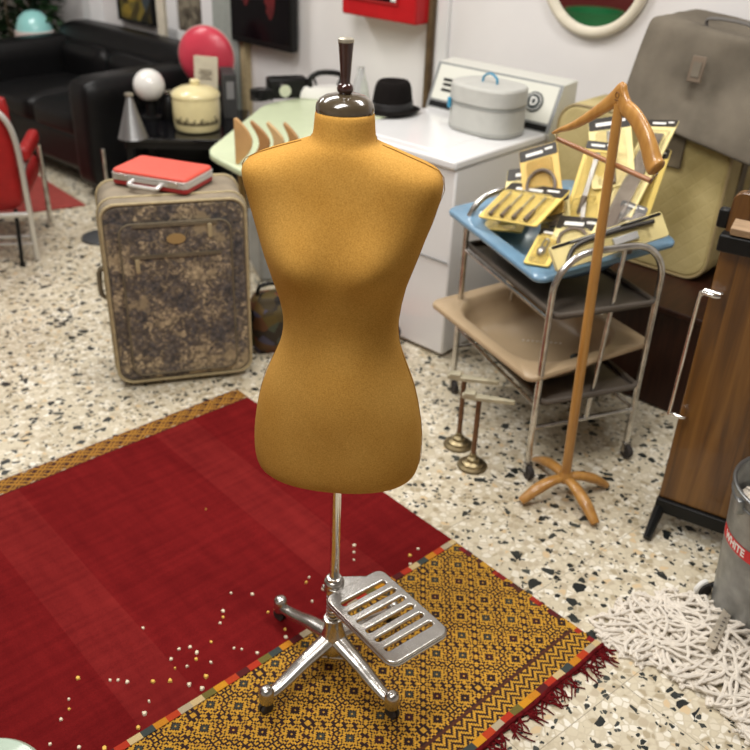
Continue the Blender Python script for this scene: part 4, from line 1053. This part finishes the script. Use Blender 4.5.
def basin(name, label, P, X, Y, m, rim=.05, depth=.10, ov=False, drain=True, wall_=None):
    """drop-in washbasin: P near corner, X right along the near edge, Y away; rim flange + bowl"""
    ex = X.normalized(); ez = X.cross(Y).normalized(); ey = (Y.normalized() + ez.cross(ex)).normalized(); ex = ey.cross(ez)
    w_, l_ = X.length, Y.length*.98
    t = thing(name, label, 'basin', P, rot=Matrix((ex, ey, ez)).transposed().to_euler())
    bm = B(); n = 7
    def rr_(w, l, r, cx, cy, z): return [Vector((x, y, z)) for x, y in rrect(w, l, r, n, cx, cy)]
    cx, cy = w_/2, l_/2
    iw, il = w_-2*rim, l_-2*rim
    K = [rr_(w_-.03, l_-.03, .03, cx, cy, -.022), rr_(w_, l_, .035, cx, cy, -.012), rr_(w_+.002, l_+.002, .035, cx, cy, -.002), rr_(w_-.006, l_-.006, .034, cx, cy, .004),
         rr_(iw+.02, il+.02, min(iw, il)*.35, cx, cy, .003), rr_(iw, il, min(iw, il)*.36, cx, cy, -.004), rr_(iw-.014, il-.014, min(iw, il)*.36, cx, cy, -.03),
         rr_(iw-.05, il-.05, min(iw, il)*.34, cx, cy, -depth+.016), rr_(iw-.11, il-.11, min(iw, il)*.27, cx, cy, -depth)]
    loft(bm, K, cap=False); bm.faces.new([v for v in bm.verts[-(4*(n+1)):]] if False else bm.verts[:0]) if False else None
    bm.verts.ensure_lookup_table(); nn = 4*(n+1); bm.faces.new([bm.verts[i] for i in range(len(bm.verts)-nn, len(bm.verts))])
    # outer shell of the bowl
    K2 = [rr_(w_-.03, l_-.03, .03, cx, cy, -.022), rr_(iw+.02, il+.02, min(iw, il)*.36, cx, cy, -.020), rr_(iw-.01, il-.01, min(iw, il)*.36, cx, cy, -.05), rr_(iw-.07, il-.07, min(iw, il)*.32, cx, cy, -depth-.002), rr_(iw-.14, il-.14, min(iw, il)*.25, cx, cy, -depth-.010)]
    s0 = len(bm.verts); loft(bm, K2, cap=False); bm.verts.ensure_lookup_table(); bm.faces.new([bm.verts[i] for i in range(len(bm.verts)-nn, len(bm.verts))])
    bmesh.ops.remove_doubles(bm, verts=bm.verts, dist=.0002)
    obj('bowl', bm, m, t, sharp=55)
    if drain:
        bm = B(); lathe(bm, [(0,-.003),(.020,-.003),(.026,.001),(.026,.003),(.018,.003),(.016,.0005),(0,.0005)], (cx+.07, cy*.50, -depth+.001), 24); obj('drain', bm, M['black'], t)
    return t
bP = Vector((.462, 2.372, .665)); bL = Vector((.240, 2.940, .685)); bR = Vector((.905, 2.590, .728))
tray = basin('blue_basin', 'blue enamel washbasin full of yellow tool packs on top of the trolley', bP, bR-bP, bL-bP, M['blue'], rim=.055, depth=.080, drain=False)
sP = Vector((.474, 2.345, .382)); sP = at(530, 381, .372); sL = at(438, 298, .372); sR = at(645, 338, .405)
sink = basin('beige_washbasin', 'beige enamel washbasin with drain hole on the middle tray of the trolley', sP, sR-sP, sL-sP, M['beige_en'], rim=.05, depth=.088)
# rust streak row + overflow details
bm = B()
for k in range(9): 
    box(bm, (.22+.012*k*1.0, .34-.010*k, -.0875), (.008, .004, .002))
obj('limescale_marks', bm, M['whitep'], sink)

# ---- yellow tool packs
def pack(name, label, bl_, br_, tl_, body, header=.2, tool='pliers', th=.006, bag=False, hdr_m=None, cat='tool pack', prim='y'):
    """hanging retail pack: card, dark header, clear blister, tool"""
    X = br_-bl_; Y = tl_-bl_; ey = Y.normalized(); ex = (X - ey*X.dot(ey)).normalized()
    if prim == 'x': ex = X.normalized(); ey = (Y - ex*Y.dot(ex)).normalized()
    ez = ex.cross(ey)
    w_, h_ = X.length, Y.length
    t = thing(name, label, cat, bl_, rot=Matrix((ex, ey, ez)).transposed().to_euler(), group='yellow tool packs in the blue basin')
    cx = w_/2
    bm = B(); prism(bm, rrect(w_, h_, .008, 4, cx, h_/2), -th/2, th/2); cd_ = obj('card', bm, body, t, bevel=.001)
    hh = h_*header
    bm = B(); prism(bm, rrect(w_*.98, hh, .006, 3, cx, h_-hh/2-.002), th/2-.0005, th/2+.0012); hd = obj('header', bm, hdr_m or M['cardblk'], t)
    bm = B(); prism(bm, rrect(w_*.45, hh*.28, .002, 2, cx-w_*.1, h_-hh*.6), th/2+.0006, th/2+.0018); prism(bm, rrect(w_*.2, hh*.2, .002, 2, cx+w_*.28, h_-hh*.45), th/2+.0006, th/2+.0018); obj('print', bm, M['whitep'], hd)
    H = h_-hh
    z = th/2+.007
    bm = B()
    if tool == 'long':
        box(bm, (cx, H*.62, z), (w_*.16, H*.62, .005)); o = obj('tool_blade', bm, M['toolm'], t, bevel=.001)
        bm = B(); tube(bm, [(cx, H*.04, z), (cx, H*.34, z)], [.008, .010], 10); obj('tool_handle', bm, M['toold'], t)
    elif tool == 'wide':
        box(bm, (cx, H*.55, z), (w_*.55, H*.72, .006)); obj('tool_blade', bm, mat('brown_grey_plate', (.26,.22,.18), .3, .4, var=.25, vscale=20), t, bevel=.002)
        bm = B(); box(bm, (cx, H*.16, z), (w_*.35, H*.22, .012)); obj('tool_handle', bm, M['toold'], t, bevel=.003)
    elif tool == 'ring':
        r = min(w_*.36, H*.38); tube(bm, [Vector((cx + r*math.cos(k*PI/14), H*.5 + r*1.15*math.sin(k*PI/14), z)) for k in range(28)], .006, 8, closed=True); obj('tool_loop', bm, M['toold'], t)
    elif tool == 'chisels':
        for q in range(4):
            x = w_*(.2+.2*q); bm2 = B(); cyl(bm2, (x, H*.08, z), (x, H*.42, z), .008, .006, 10); hdl = obj('chisel_handle', bm2, M['toold'], t)
            bm2 = B(); box(bm2, (x, H*.66, z), (.007, H*.46, .003)); obj('chisel_blade', bm2, M['toolm'], hdl)
        bm.free()
    elif tool == 'lock':
        ball(bm, (cx, H*.38, z), .014, sy=1.6, u=16, v=10); tube(bm, smooth_path([(cx-.008,H*.45,z),(cx-.006,H*.78,z),(cx+.006,H*.78,z),(cx+.008,H*.45,z)], 4), .003, 6); obj('tool_head', bm, M['toolm'], t)
    elif tool == 'saw':
        tube(bm, smooth_path([(w_*.08,H*.15,z),(w_*.2,H*.8,z),(w_*.5,H*.9,z),(w_*.9,H*.8,z)], 6), .007, 8); obj('tool_bow', bm, M['cardblk'], t)
        bm = B(); box(bm, (w_*.62, H*.45, z), (w_*.22, H*.35, .012)); obj('tool_handle', bm, mat('pale_grey_tool', (.5,.5,.5), .4), t, bevel=.003)
    # clear blister over the tool
    bm = B(); bw = w_*(.86 if bag else .7); prism(bm, rrect(bw, H*.94, min(.012, bw*.2), 5, cx, H*.5), th/2, th/2+.018, scale_top=.9); obj('blister', bm, M['blister'], t, bevel=.002)
    return t
def V(x, y, h): return at(x, y, h)
pack('tool_pack', 'tall amber pack with an oval loop tool, nearest the washing machine', V(526,222,.72), V(562,232,.72), V(519,152,.90), M['orange_y'], .16, 'ring')
pack('tool_pack', 'yellow pack with a black and white tape label behind the clear chisel pack', V(500,226,.70), V(547,240,.70), V(508,170,.82), M['ypale'], .22, 'ring')
pack('chisel_pack', 'clear pack of chisels with a black header lying tilted at the left of the basin', V(478,217,.72), V(512,246,.715), V(512,183,.80), M['yellow'], .24, 'chisels', bag=True)
pack('yellow_card_pack', 'low flat yellow card lying in the left corner of the blue basin', V(472,228,.655), V(496,246,.655), V(486,206,.665), M['yellow'], .18, 'lock')
pack('padlock_pack', 'small yellow card with a silver tool at the near side of the basin', V(523,263,.68), V(547,270,.68), V(542,228,.735), M['yellow'], .22, 'lock')
pack('tool_pack', 'yellow pack with black and white tape label lying in the middle of the basin', V(546,252,.70), V(586,264,.70), V(560,216,.765), M['ypale'], .35, 'ring')
pack('blade_pack', 'tall bright yellow pack with a long grey blade leaning left of the valet pole', V(563,220,.74), V(592,228,.74), V(588,140,.96), M['yellow'], .1, 'long')
pack('tool_pack', 'upright yellow pack standing behind the top of the valet pole', V(592,190,.84), V(634,198,.84), V(588,120,1.0), M['ypale'], .18, 'long')
pack('plate_pack', 'largest clear pack with a brown-grey plate tool, leaning right of the valet pole', V(590,236,.745), V(616,246,.745), V(650,120,1.01), M['ypale'], .06, 'wide', bag=True)
pack('tool_pack', 'yellow pack with white tape label leaning behind the right end of the basin', V(612,228,.74), V(640,238,.74), V(640,150,.93), M['yellow'], .12, 'long')
pack('saw_pack', 'long pale yellow saw pack lying over the right rim of the basin', V(557,272,.695), V(668,236,.775), V(562,247,.755), M['ypale'], .12, 'saw', th=.02, prim='x')
pack('tool_pack', 'brown-headed clear pack between the oval loop pack and the bright blade pack', V(541,232,.70), V(568,240,.70), V(540,196,.79), M['ypale'], .25, 'wide', bag=True)
pack('blade_pack', 'narrow clear pack with dark handle, between the bright blade pack and valet pole', V(566,236,.72), V(590,246,.72), V(572,196,.80), M['yellow'], .14, 'long', bag=True)
pack('tool_pack', 'clear pack with brown handled tool between the valet pole and the saw pack', V(604,246,.735), V(632,244,.745), V(622,200,.84), M['toold'], .14, 'ring', bag=True)
pack('tool_pack', 'dark-headed pack lying behind the padlock card', V(540,240,.67), V(575,255,.67), V(552,222,.70), M['toold'], .3, 'long')

# ================================================================ BRASS STANDS
def stand(P, yaw, h, label):
    t = thing('brass_stand', label, 'stand', P, yaw, 'brass stands with pale bars')
    bm = B(); lathe(bm, [(.048,0),(.050,.004),(.048,.008),(.036,.011),(.034,.018),(.022,.024),(.020,.034),(.012,.040),(.0105,.052),(.006,.054)], seg=32); obj('base', bm, M['brass'], t)
    bm = B(); cyl(bm, (0,0,.05), (0,0,h-.004), .0085, seg=14); obj('rod', bm, M['brassd'], t)
    bm = B(); prism(bm, [(-.055,-.009),(-.02,-.013),(.0,-.013),(.11,-.006),(.112,.006),(.0,.013),(-.02,.013),(-.055,.009)], h-.006, h+.008); obj('bar', bm, M['pale'], t, bevel=.002)
    bm = B(); box(bm, (-.03,0,h+.010), (.035,.026,.014)); obj('clamp', bm, M['pale'], t, bevel=.002)
stand(at(472,466,0), R(-12), .262, 'nearer of the two small brass stands in front of the trolley')
stand(at(458,445,0), R(-12), .262, 'farther of the two small brass stands in front of the trolley')

# ================================================================ WOODEN VALET
VB = Vector((.604, 2.240, 0))
vt = thing('coat_valet', 'beech coat stand with a hanger top and four curved feet, in front of the trolley', 'coat stand', VB, 0)
VT = at(620, 100, 1.215) - VB
bm = B(); tube(bm, [Vector((0,0,.06)), Vector((0,0,.06)).lerp(VT, .5), VT - Vector((0,0,.01))], [.0150,.0142,.0125], 20); obj('pole', bm, M['wood_h'], vt)
bm = B(); lathe(bm, [(.018,.052),(.024,.060),(.022,.080),(.016,.088)], seg=24); obj('boss', bm, M['wood_h'], vt)
ft = [at(517,506,0), at(597,530,0), at(609,488,0), at(533,461,0)]
for p in ft:
    d = (p-VB); d.z = 0; Lf = d.length-.012; d.normalize()
    bm = B(); pts = smooth_path([d*.008+Vector((0,0,.066)), d*Lf*.3+Vector((0,0,.066)), d*Lf*.65+Vector((0,0,.048)), d*Lf*.88+Vector((0,0,.027)), d*Lf+Vector((0,0,.015))], 6)
    n = len(pts); tube(bm, pts, [.021-.007*abs(i/n-.45)*2 for i in range(n)], 14, flat=.72); obj('foot', bm, M['wood_h'], vt)
top = VT + Vector((0,0,.010))
Ltip = at(554,133,1.085)-VB; Rtip = at(658,170,1.085)-VB
hd = Rtip-Ltip; hd.z = 0; hd.normalize(); hn = Vector((-hd.y, hd.x, 0))
def blade(cen, halfw, thick, m, name, parent):
    """flat hanger arm: centre line, half height in the hanger's plane, half thickness across it"""
    secs_ = []
    for i, c in enumerate(cen):
        t_ = (cen[min(i+1, len(cen)-1)] - cen[max(i-1, 0)]).normalized(); up = hn.cross(t_).normalized()
        if up.z < 0: up = -up
        h_, w_ = halfw[i], thick[i]
        secs_.append([c + up*(h_*math.sin(2*PI*k/14)) + hn*(w_*math.cos(2*PI*k/14)) for k in range(14)])
    return obj(name, loft(B(), secs_), m, parent, subsurf=1)
def arm(tip, hook):
    d = tip-top
    P = [top + Vector((0,0,.004)) - d*.06, top+Vector((0,0,.004)), top + d*.14 + Vector((0,0,-.002)), top + d*.36 + Vector((0,0,-.008 + .022*hook)), top + d*.66 + Vector((0,0,-.010+.026*hook)), top + d*.88 + Vector((0,0,-.002)), tip]
    return smooth_path(P, 4)
cl = arm(Ltip, 0); n = len(cl)
hg = blade(cl, [.027 if i < 4 else max(.004, .026 - .022*((i-4)/(n-5))**.75) for i in range(n)], [.012]*n, M['wood_h'], 'hanger', vt)
cr_ = arm(Rtip, 1); 
blade(cr_, [.027 if i < 4 else (.0215 + .006*((i-5)/(n-6))**2 if i < n-2 else (.024 if i == n-2 else .011)) for i in range(n)], [.012 + .013*(i/(n-1))**2.5 - (.013 if i == n-1 else 0) for i in range(n)], M['wood_h'], 'hanger_arm', hg)
b1 = at(558,139,1.062)-VB; b2 = at(651,181,1.045)-VB
bm = B(); cyl(bm, b1, b2, .0068, seg=12); obj('trouser_bar', bm, mat('reddish_beech', (.34,.145,.06), .35, coat=.3), vt)
bm = B(); cyl(bm, b2, Rtip+Vector((0,0,-.008)), .0026, seg=8); obj('bar_hook', bm, M['tube'], hg)
bm = B(); cyl(bm, b1, b1.lerp(Ltip,.95), .0022, seg=8); obj('bar_hook', bm, M['tube'], hg)
bm = B(); fd = -hn if (-hn).dot(-VB-top) > 0 else hn
q = top + fd*.0125 + Vector((0,0,-.002))
tube(bm, [q+hd*(.006*math.cos(k*PI/8))+Vector((0,0,.007*math.sin(k*PI/8)+.005)) for k in range(16)], .0008, 5, closed=True)
tube(bm, [q-hd*.007+Vector((0,0,-.007)), q+hd*.007+Vector((0,0,-.007))], .0008, 5)
obj('burnt_mark', bm, mat('burnt_brown', (.10,.035,.01), .6), hg)

# ================================================================ CHEST, BEIGE SUITCASES, GREY BAG
cz = .40
tt = thing('brown_chest', 'low dark brown wooden chest behind the trolley under the beige suitcases', 'chest', sw(-1.20, 3.06), WALLYAW)
bm = B(); box(bm, (.15, 0, cz/2-.006), (1.16, .56, cz-.02)); obj('carcass', bm, M['wood_d'], tt, bevel=.006)
bm = B(); box(bm, (.15, 0, cz-.011), (1.20, .60, .022)); obj('top', bm, M['wood_d'], tt, bevel=.004)
bm = B(); box(bm, (.15, 0, .008), (1.12,.52,.016)); obj('plinth', bm, M['black'], tt)
def soft_case(name, label, loc, yaw, w_, d_, h_, m, tilt=0, r=.09):
    t = thing(name, label, 'suitcase', loc, rot=(tilt, 0, yaw))
    obj('body', xz_prism(B(), w_, h_, r, -d_/2, d_/2, h_/2), m, t, bevel=.02, seg=3)
    for y in (-d_/2+.004, d_/2-.004): obj('piping', frame_tube(w_-.012, h_-.012, r-.006, h_/2, y, .006), mat('tan_piping', (.33,.25,.12), .5), t)
    return t
c1 = soft_case('beige_suitcase', 'large yellow-beige quilted suitcase standing on the brown chest under the grey bag', sw(-1.42, 3.165, cz+.001), WALLYAW, .70, .24, .545, M['quilt'])
bm = B(); box(bm, (.09,-.125,.47), (.17,.012,.15)); obj('dark_flap', bm, M['strap'], c1, bevel=.004, label='dark brown flap')
bm = B(); tube(bm, smooth_path([(-.1,0,.545),(-.09,0,.575),(.09,0,.575),(.1,0,.545)], 5), .011, 8, flat=.6); obj('handle', bm, M['strap'], c1)
bm = B(); box(bm, (.352,0,.30), (.010,.05,.30)); obj('side_strap', bm, M['strap'], c1)
# grey bag, sagging over the suitcase
gb = thing('grey_canvas_bag', 'big slumped grey canvas travel bag lying on top of the beige suitcase', 'bag', sw(-1.15, 3.20, cz+.535), WALLYAW)
bm = B(); w_, d_, h_ = .74, .36, .35
g = bmesh.ops.create_cube(bm, size=1.0); bmesh.ops.subdivide_edges(bm, edges=bm.edges[:], cuts=14, use_grid_fill=True)
for v in bm.verts:
    x, y, z = v.co.x*2, v.co.y*2, v.co.z*2       # -1..1
    hs = Vector((w_/2, d_/2, h_/2)); r = .035
    p = Vector((x*hs.x, y*hs.y, z*hs.z)); q = Vector([max(-(hs[i]-r), min(hs[i]-r, p[i])) for i in range(3)]); dd = p-q
    if dd.length > 1e-9: p = q + dd.normalized()*r
    fr = max(0, -y)
    p.x *= 1 - .10*(z+1)/2
    p.y += -.05*fr*(1-z)/2*(1-x*x*.3) + .05*(z+1)/2      # lower front bulges outward, top leans back
    p.y += .045*fr*math.exp(-((x+.15-z*.3)/.45)**2)*(1-abs(z)**2)   # sag in the middle of the front
    p.z += -.075*fr*(1-z)/2*max(0, (x+.55))**1.0      # lower front edge droops to the right
    p.z += -.035*(1+z)/2*max(0, math.cos(x*1.6))*(1-abs(y)) - .03*(x+1)*(z+1)/2 
    p += Vector((1,1,1))*0 + Vector((0, .006*noise.noise(Vector((x*2.3, z*2.3, 3))), .004*noise.noise(Vector((x*3, y*3, 9)))))
    v.co = p + Vector((0,0,h_/2-.0))
body = obj('body', bm, M['grey_fab'], gb, subsurf=1)
bm = B(); box(bm, (-.10,-.185,.205), (.050,.006,.085), (R(-12),0,0)); lt = obj('name_tag', bm, M['label_b'], gb, bevel=.003)
bm = B(); box(bm, (-.10,-.189,.205), (.028,.004,.048), (R(-12),0,0)); obj('tag_window', bm, M['grey_fab'], lt)
bm = B(); tube(bm, smooth_path([(-.15,-.05,.315),(-.14,-.06,.350),(.0,-.06,.345),(.03,-.05,.300)], 6), .009, 8, flat=.6); obj('handle', bm, M['piping'], gb)

# ================================================================ TROUSER PRESS
pa = (at(724,520,.10) - at(658,497,.10)); pa.z = 0; pyaw = math.atan2(pa.y, pa.x)
P0 = at(658, 498, .10)
tp_ = thing('trouser_press', 'teak veneer trouser press with black bar and chrome side handle at the right edge', 'trouser press', (P0.x, P0.y, 0), pyaw)
PWd, PH = .40, 1.03
Mx2 = Mx
tilt = R(-2.0)
def lean(o): o.rotation_euler = (tilt, 0, 0); return o
bm = B(); prism(bm, [(0,.105),(PWd,.105),(PWd,PH)] + [(.025-.025*math.sin(a)*1, PH-.025+.025*math.cos(a)) for a in [PI/2*k/5 for k in range(6)]], 0, .035, Mx); fb = lean(obj('front_board', bm, M['teak'], tp_, bevel=.003))
bm = B(); prism(bm, [(0.005,.105),(PWd,.105),(PWd,.93),(0.005,.93)], .04, .075, Mx); lean(obj('rear_board', bm, M['teak'], tp_, bevel=.003))
bm = B(); tube(bm, [Vector((.002, .0175, .12)), Vector((.002,.0175,PH-.03)), Vector((.026,.0175,PH-.002)), Vector((PWd,.0175,PH-.001))], .0035, 6); lean(obj('board_edging', bm, M['black'], tp_))
bm = B(); box(bm, (PWd/2-.003, -.012, .905), (PWd+.006, .05, .045)); lean(obj('black_bar', bm, M['black'], tp_, bevel=.006, seg=3))
bm = B(); box(bm, (PWd/2+.012, -.020, .948), (PWd-.01, .045, .022), (R(20),0,0)); lean(obj('wooden_ledge', bm, mat('pale_veneer', (.36,.24,.14), .4, var=.15, stretch=(1,8,8)), tp_, bevel=.003))
bm = B(); box(bm, (-.012, .02, .955), (.03,.03,.05)); lean(obj('pivot_block', bm, M['black'], tp_, bevel=.006))
bm = B(); tube(bm, smooth_path([(.03,-.004,.765),(.03,-.035,.765),(.0,-.04,.768),(-.012,-.03,.76),(-.018,-.03,.74),(-.022,-.03,.42),(-.022,-.03,.405),(-.01,-.03,.398),(.018,-.03,.398),(.018,.0,.398)], 4), .0052, 10)
cyl(bm, (.035,-.012,.765), (-.012,-.012,.765), .007); lean(obj('lever', bm, M['chrome'], tp_))
bm = B(); box(bm, (PWd/2, .035, .082), (PWd+.006, .09, .045)); base = obj('base_bar', bm, M['black'], tp_, bevel=.004)
for x in (.012, PWd-.02):
    bm = B(); tube(bm, [(x,.035,.085),(x-.002,-.01,.06),(x-.004,-.085,.010)], [.017,.016,.012], 8, flat=1.3); tube(bm, [(x,.035,.085),(x,.08,.06),(x,.15,.012)], .013, 8); obj('leg', bm, M['black'], tp_)

# ================================================================ BUCKET + MOP
BC = Vector((1.050, 1.742, 0)); BR0, BR1, BHt = .128, .157, .415
bk = thing('metal_bucket', 'grey galvanised bucket with a red lettered band at the right edge, mop strings inside', 'bucket', BC, 0)
def brad(z): return BR0 + (BR1-BR0)*z/BHt
bm = B(); lathe(bm, [(BR0-.006,.0),(BR0,.006),(brad(.15),.15),(BR1,BHt),(BR1-.003,BHt),(brad(.15)-.003,.15),(BR0-.004,.012),(0,.012)], seg=64)
pb = obj('pail', bm, M['zinc'], bk)
bm = B(); tube(bm, [Vector((BR1*math.cos(k*PI/32), BR1*math.sin(k*PI/32), BHt)) for k in range(64)], .0055, 10, closed=True); tube(bm, [Vector(((brad(.385)+.001)*math.cos(k*PI/32), (brad(.385)+.001)*math.sin(k*PI/32), .385)) for k in range(64)], .003, 8, closed=True)
obj('rim', bm, mat('zinc_rim', (.26,.27,.27), .35, .85), pb)
A0 = R(193)
def on_pail(v, rad_off=.0008):
    # v.x = arc length, v.y = height
    z = v.y; r = brad(z) + rad_off + v.z; a = A0 + v.x/brad(z)
    return Vector((r*math.cos(a), r*math.sin(a), z))
bm = B(); n = 24; zc = .280
a_ = []; b_ = []
for k in range(n+1):
    x = -.075 + .19*k/n; zz = zc - .012 + .000*k
    a_.append(bm.verts.new(on_pail(Vector((x, zz-.017, 0))))); b_.append(bm.verts.new(on_pail(Vector((x, zz+.017, 0)))))
for k in range(n): bm.faces.new((a_[k], a_[k+1], b_[k+1], b_[k]))
bd_ = obj('red_band', bm, mat('signal_red_print', (.62,.02,.025), .5), pb, label='red printed band')
text('lettering', 'WHITE', .031, M['whitep'], bd_, Matrix.Translation((-.004, zc-.012, 0)) @ Matrix.Diagonal((.86, 1, 1, 1)), warp=lambda c: on_pail(c, .0016), extrude=.0003, bold=.0008)
for sgn in (-1, 1):
    bm = B(); q = Vector((math.cos(R(100+sgn*90)), math.sin(R(100+sgn*90)), 0)); box(bm, q*(BR1+.002)+Vector((0,0,BHt-.03)), (.02,.02,.04)); obj('ear', bm, M['zinc'], pb, bevel=.003)
# strings helper
def strand(bm, p, a, n, stepl, r, bounds, zf, wob=.35, rg=random):
    pts = []
    da = 0
    for k in range(n):
        da = da*.82 + rg.gauss(0, wob*.34); a += da
        q = p + Vector((math.cos(a), math.sin(a), 0))*stepl
        if not bounds(q.x, q.y):
            a += PI*.55*rg.choice((-1,1)); q = p + Vector((math.cos(a), math.sin(a), 0))*stepl*.6
        p = q; pts.append(Vector((p.x, p.y, zf(p.x, p.y) + rg.uniform(-.002,.003))))
    if len(pts) > 3: tube(bm, pts, r, 6)
rg = random.Random(11)
msx = thing('mop_refill', 'bunch of white mop strings heaped inside the metal bucket', 'mop', BC + Vector((0,0,.0)), 0)
bm = B(); 
core = B(); lathe(core, [(.0,.02),(.115,.02),(.135,.30),(.11,.325),(.05,.335),(0,.337)], seg=28)
for k in range(70):
    a = rg.random()*6.28; rr_ = rg.random()**.5*.12
    strand(bm, Vector((rr_*math.cos(a), rr_*math.sin(a), 0)), rg.random()*6.28, 26, .011, .0045, lambda x, y: x*x+y*y < .132**2, lambda x, y: .345 + rg.uniform(0,.018) - .9*(x*x+y*y), .6, rg)
obj('core', core, M['yarn'], msx)
o = obj('strings', bm, M['yarn'], msx); o['kind'] = 'stuff'
# mop head on the floor
mp_c = Vector((.86, 1.50, 0))
mop = thing('floor_mop', 'white cotton string mop head spread on the floor below the bucket', 'mop', mp_c, 0)
from_px = lambda x, y: at(x, y, .01) - mp_c
outline = [from_px(*q) for q in ((586,618),(640,592),(690,596),(716,604),(765,600),(820,640),(830,760),(800,800),(752,745),(735,722),(712,706),(690,688),(655,668),(622,655),(606,640))]
def inside(x, y):
    c = False; n = len(outline); j = n-1
    for i in range(n):
        xi, yi, xj, yj = outline[i].x, outline[i].y, outline[j].x, outline[j].y
        if (yi > y) != (yj > y) and x < (xj-xi)*(y-yi)/(yj-yi)+xi: c = not c
        j = i
    return c
hub_ = from_px(745, 640); 
def pile(x, y):
    d = math.hypot(x-hub_.x, y-hub_.y); return .006 + .045*math.exp(-(d/.13)**2)
bm = B()
ext = [(o_.x, o_.y) for o_ in outline]; xs = [p[0] for p in ext]; ys = [p[1] for p in ext]
cnt = 0
band = from_px(712, 640)
while cnt < 205:
    x = rg.uniform(min(xs), max(xs)); y = rg.uniform(min(ys), max(ys))
    if not inside(x, y): continue
    lay = rg.choice((0, 0, 1, 2))
    away = math.atan2(y-hub_.y, x-hub_.x) + rg.gauss(0, .35) + (PI if rg.random() < .5 else 0)
    strand(bm, Vector((x, y, 0)), away, rg.randint(26, 60),   .009, .0045, lambda a, b: inside(a + .012*noise.noise(Vector((a*30, b*30, 1))), b + .012*noise.noise(Vector((a*30, b*30, 5)))), lambda a, b, L_=lay: .0045 + L_*.0055 + (pile(a, b)-.006)*(.35+.35*L_), .26, rg); cnt += 1
o = obj('strings', bm, M['yarn'], mop); o['kind'] = 'stuff'
bm = B(); pA = from_px(706, 660); pA.z = .054; pB = from_px(724, 624); pB.z = .064
dx = (pB-pA); ex = dx.normalized(); side = Vector((-ex.y, ex.x, 0))*.012
v = [bm.verts.new(q) for q in (pA-side, pB-side, pB+side, pA+side)]; f = bm.faces.new(v); bmesh.ops.solidify(bm, geom=[f], thickness=.003)
tgb = obj('sewn_tag', bm, mat('calico_tag', (.62,.56,.46), .9, var=.1), mop)
bm = B()
for k in range(7):
    c = pA.lerp(pB, .15+.1*k) + Vector((0,0,.002)) - side*.2
    box(bm, c, (.003,.007,.001), (0,0,math.atan2(ex.y, ex.x)))
obj('tag_print', bm, mat('faded_ink', (.12,.10,.09), .8), tgb)
# castor near bucket
p = at(703, 597, 0)
t = thing('loose_castor', 'black castor wheel with a white cover on the floor left of the bucket', 'castor', (p.x, p.y+.01, 0), R(20))
bm = B(); cyl(bm, (0,-.011,.021), (0,.011,.021), .021, seg=26); obj('wheel', bm, M['rubber'], t, bevel=.003)
bm = B(); n = 10; tube(bm, [Vector((-.024*math.cos(R(-30)+k*R(16)), 0, .022+.024*math.sin(R(-30)+k*R(16)))) for k in range(9)], .0075, 8, flat=1.0); obj('cover', bm, M['whitep'], t)
bm = B(); cyl(bm, (.0,0,.021), (.045,.0,.030), .008); obj('stem', bm, M['black'], t)

t = thing('added_red_cabinet', 'dark red cabinet added across the room for the red reflection in the round mirror', 'cabinet', (-3.9, 1.9, 0), R(110))  # added out of view to give the round mirror its red reflection
bm = B(); box(bm, (0,0,.55), (1.8,.45,1.06)); obj('carcass', bm, mat('dark_red_lacquer', (.16,.015,.015), .4), t, bevel=.01)
bm = B(); box(bm, (0,0,.01), (1.7,.4,.02)); obj('plinth', bm, M['black'], t)
t = thing('added_green_bin', 'tall green plastic bin added across the room for the green reflection in the round mirror', 'bin', (-2.93, 2.50, 0), R(110))  # added out of view so the lower mirror reflects green
bm = B(); lathe(bm, [(.18,0),(.23,.70),(.245,.72),(.22,.72),(.17,.01),(0,.01)], seg=36); obj('bin', bm, mat('green_plastic', (.02,.22,.07), .35), t)
# ================================================================ mint stool in the near left corner
q = at(-22, 790, .42)
t = thing('mint_stool', 'corner of a round mint green seat at the bottom left edge of the photo', 'stool', (q.x, q.y, 0), 0)
bm = B(); lathe(bm, [(0,.395),(.088,.395),(.100,.402),(.102,.412),(.095,.420),(0,.421)], seg=64); obj('seat', bm, mat('mint_enamel', (.36,.46,.36), .3, coat=.3), t)
for k in range(3):
    a = R(210+120*k); bm = B(); cyl(bm, (.06*math.cos(a), .06*math.sin(a), .395), (.12*math.cos(a), .12*math.sin(a), .0), .009); obj('leg', bm, M['tube'], t)
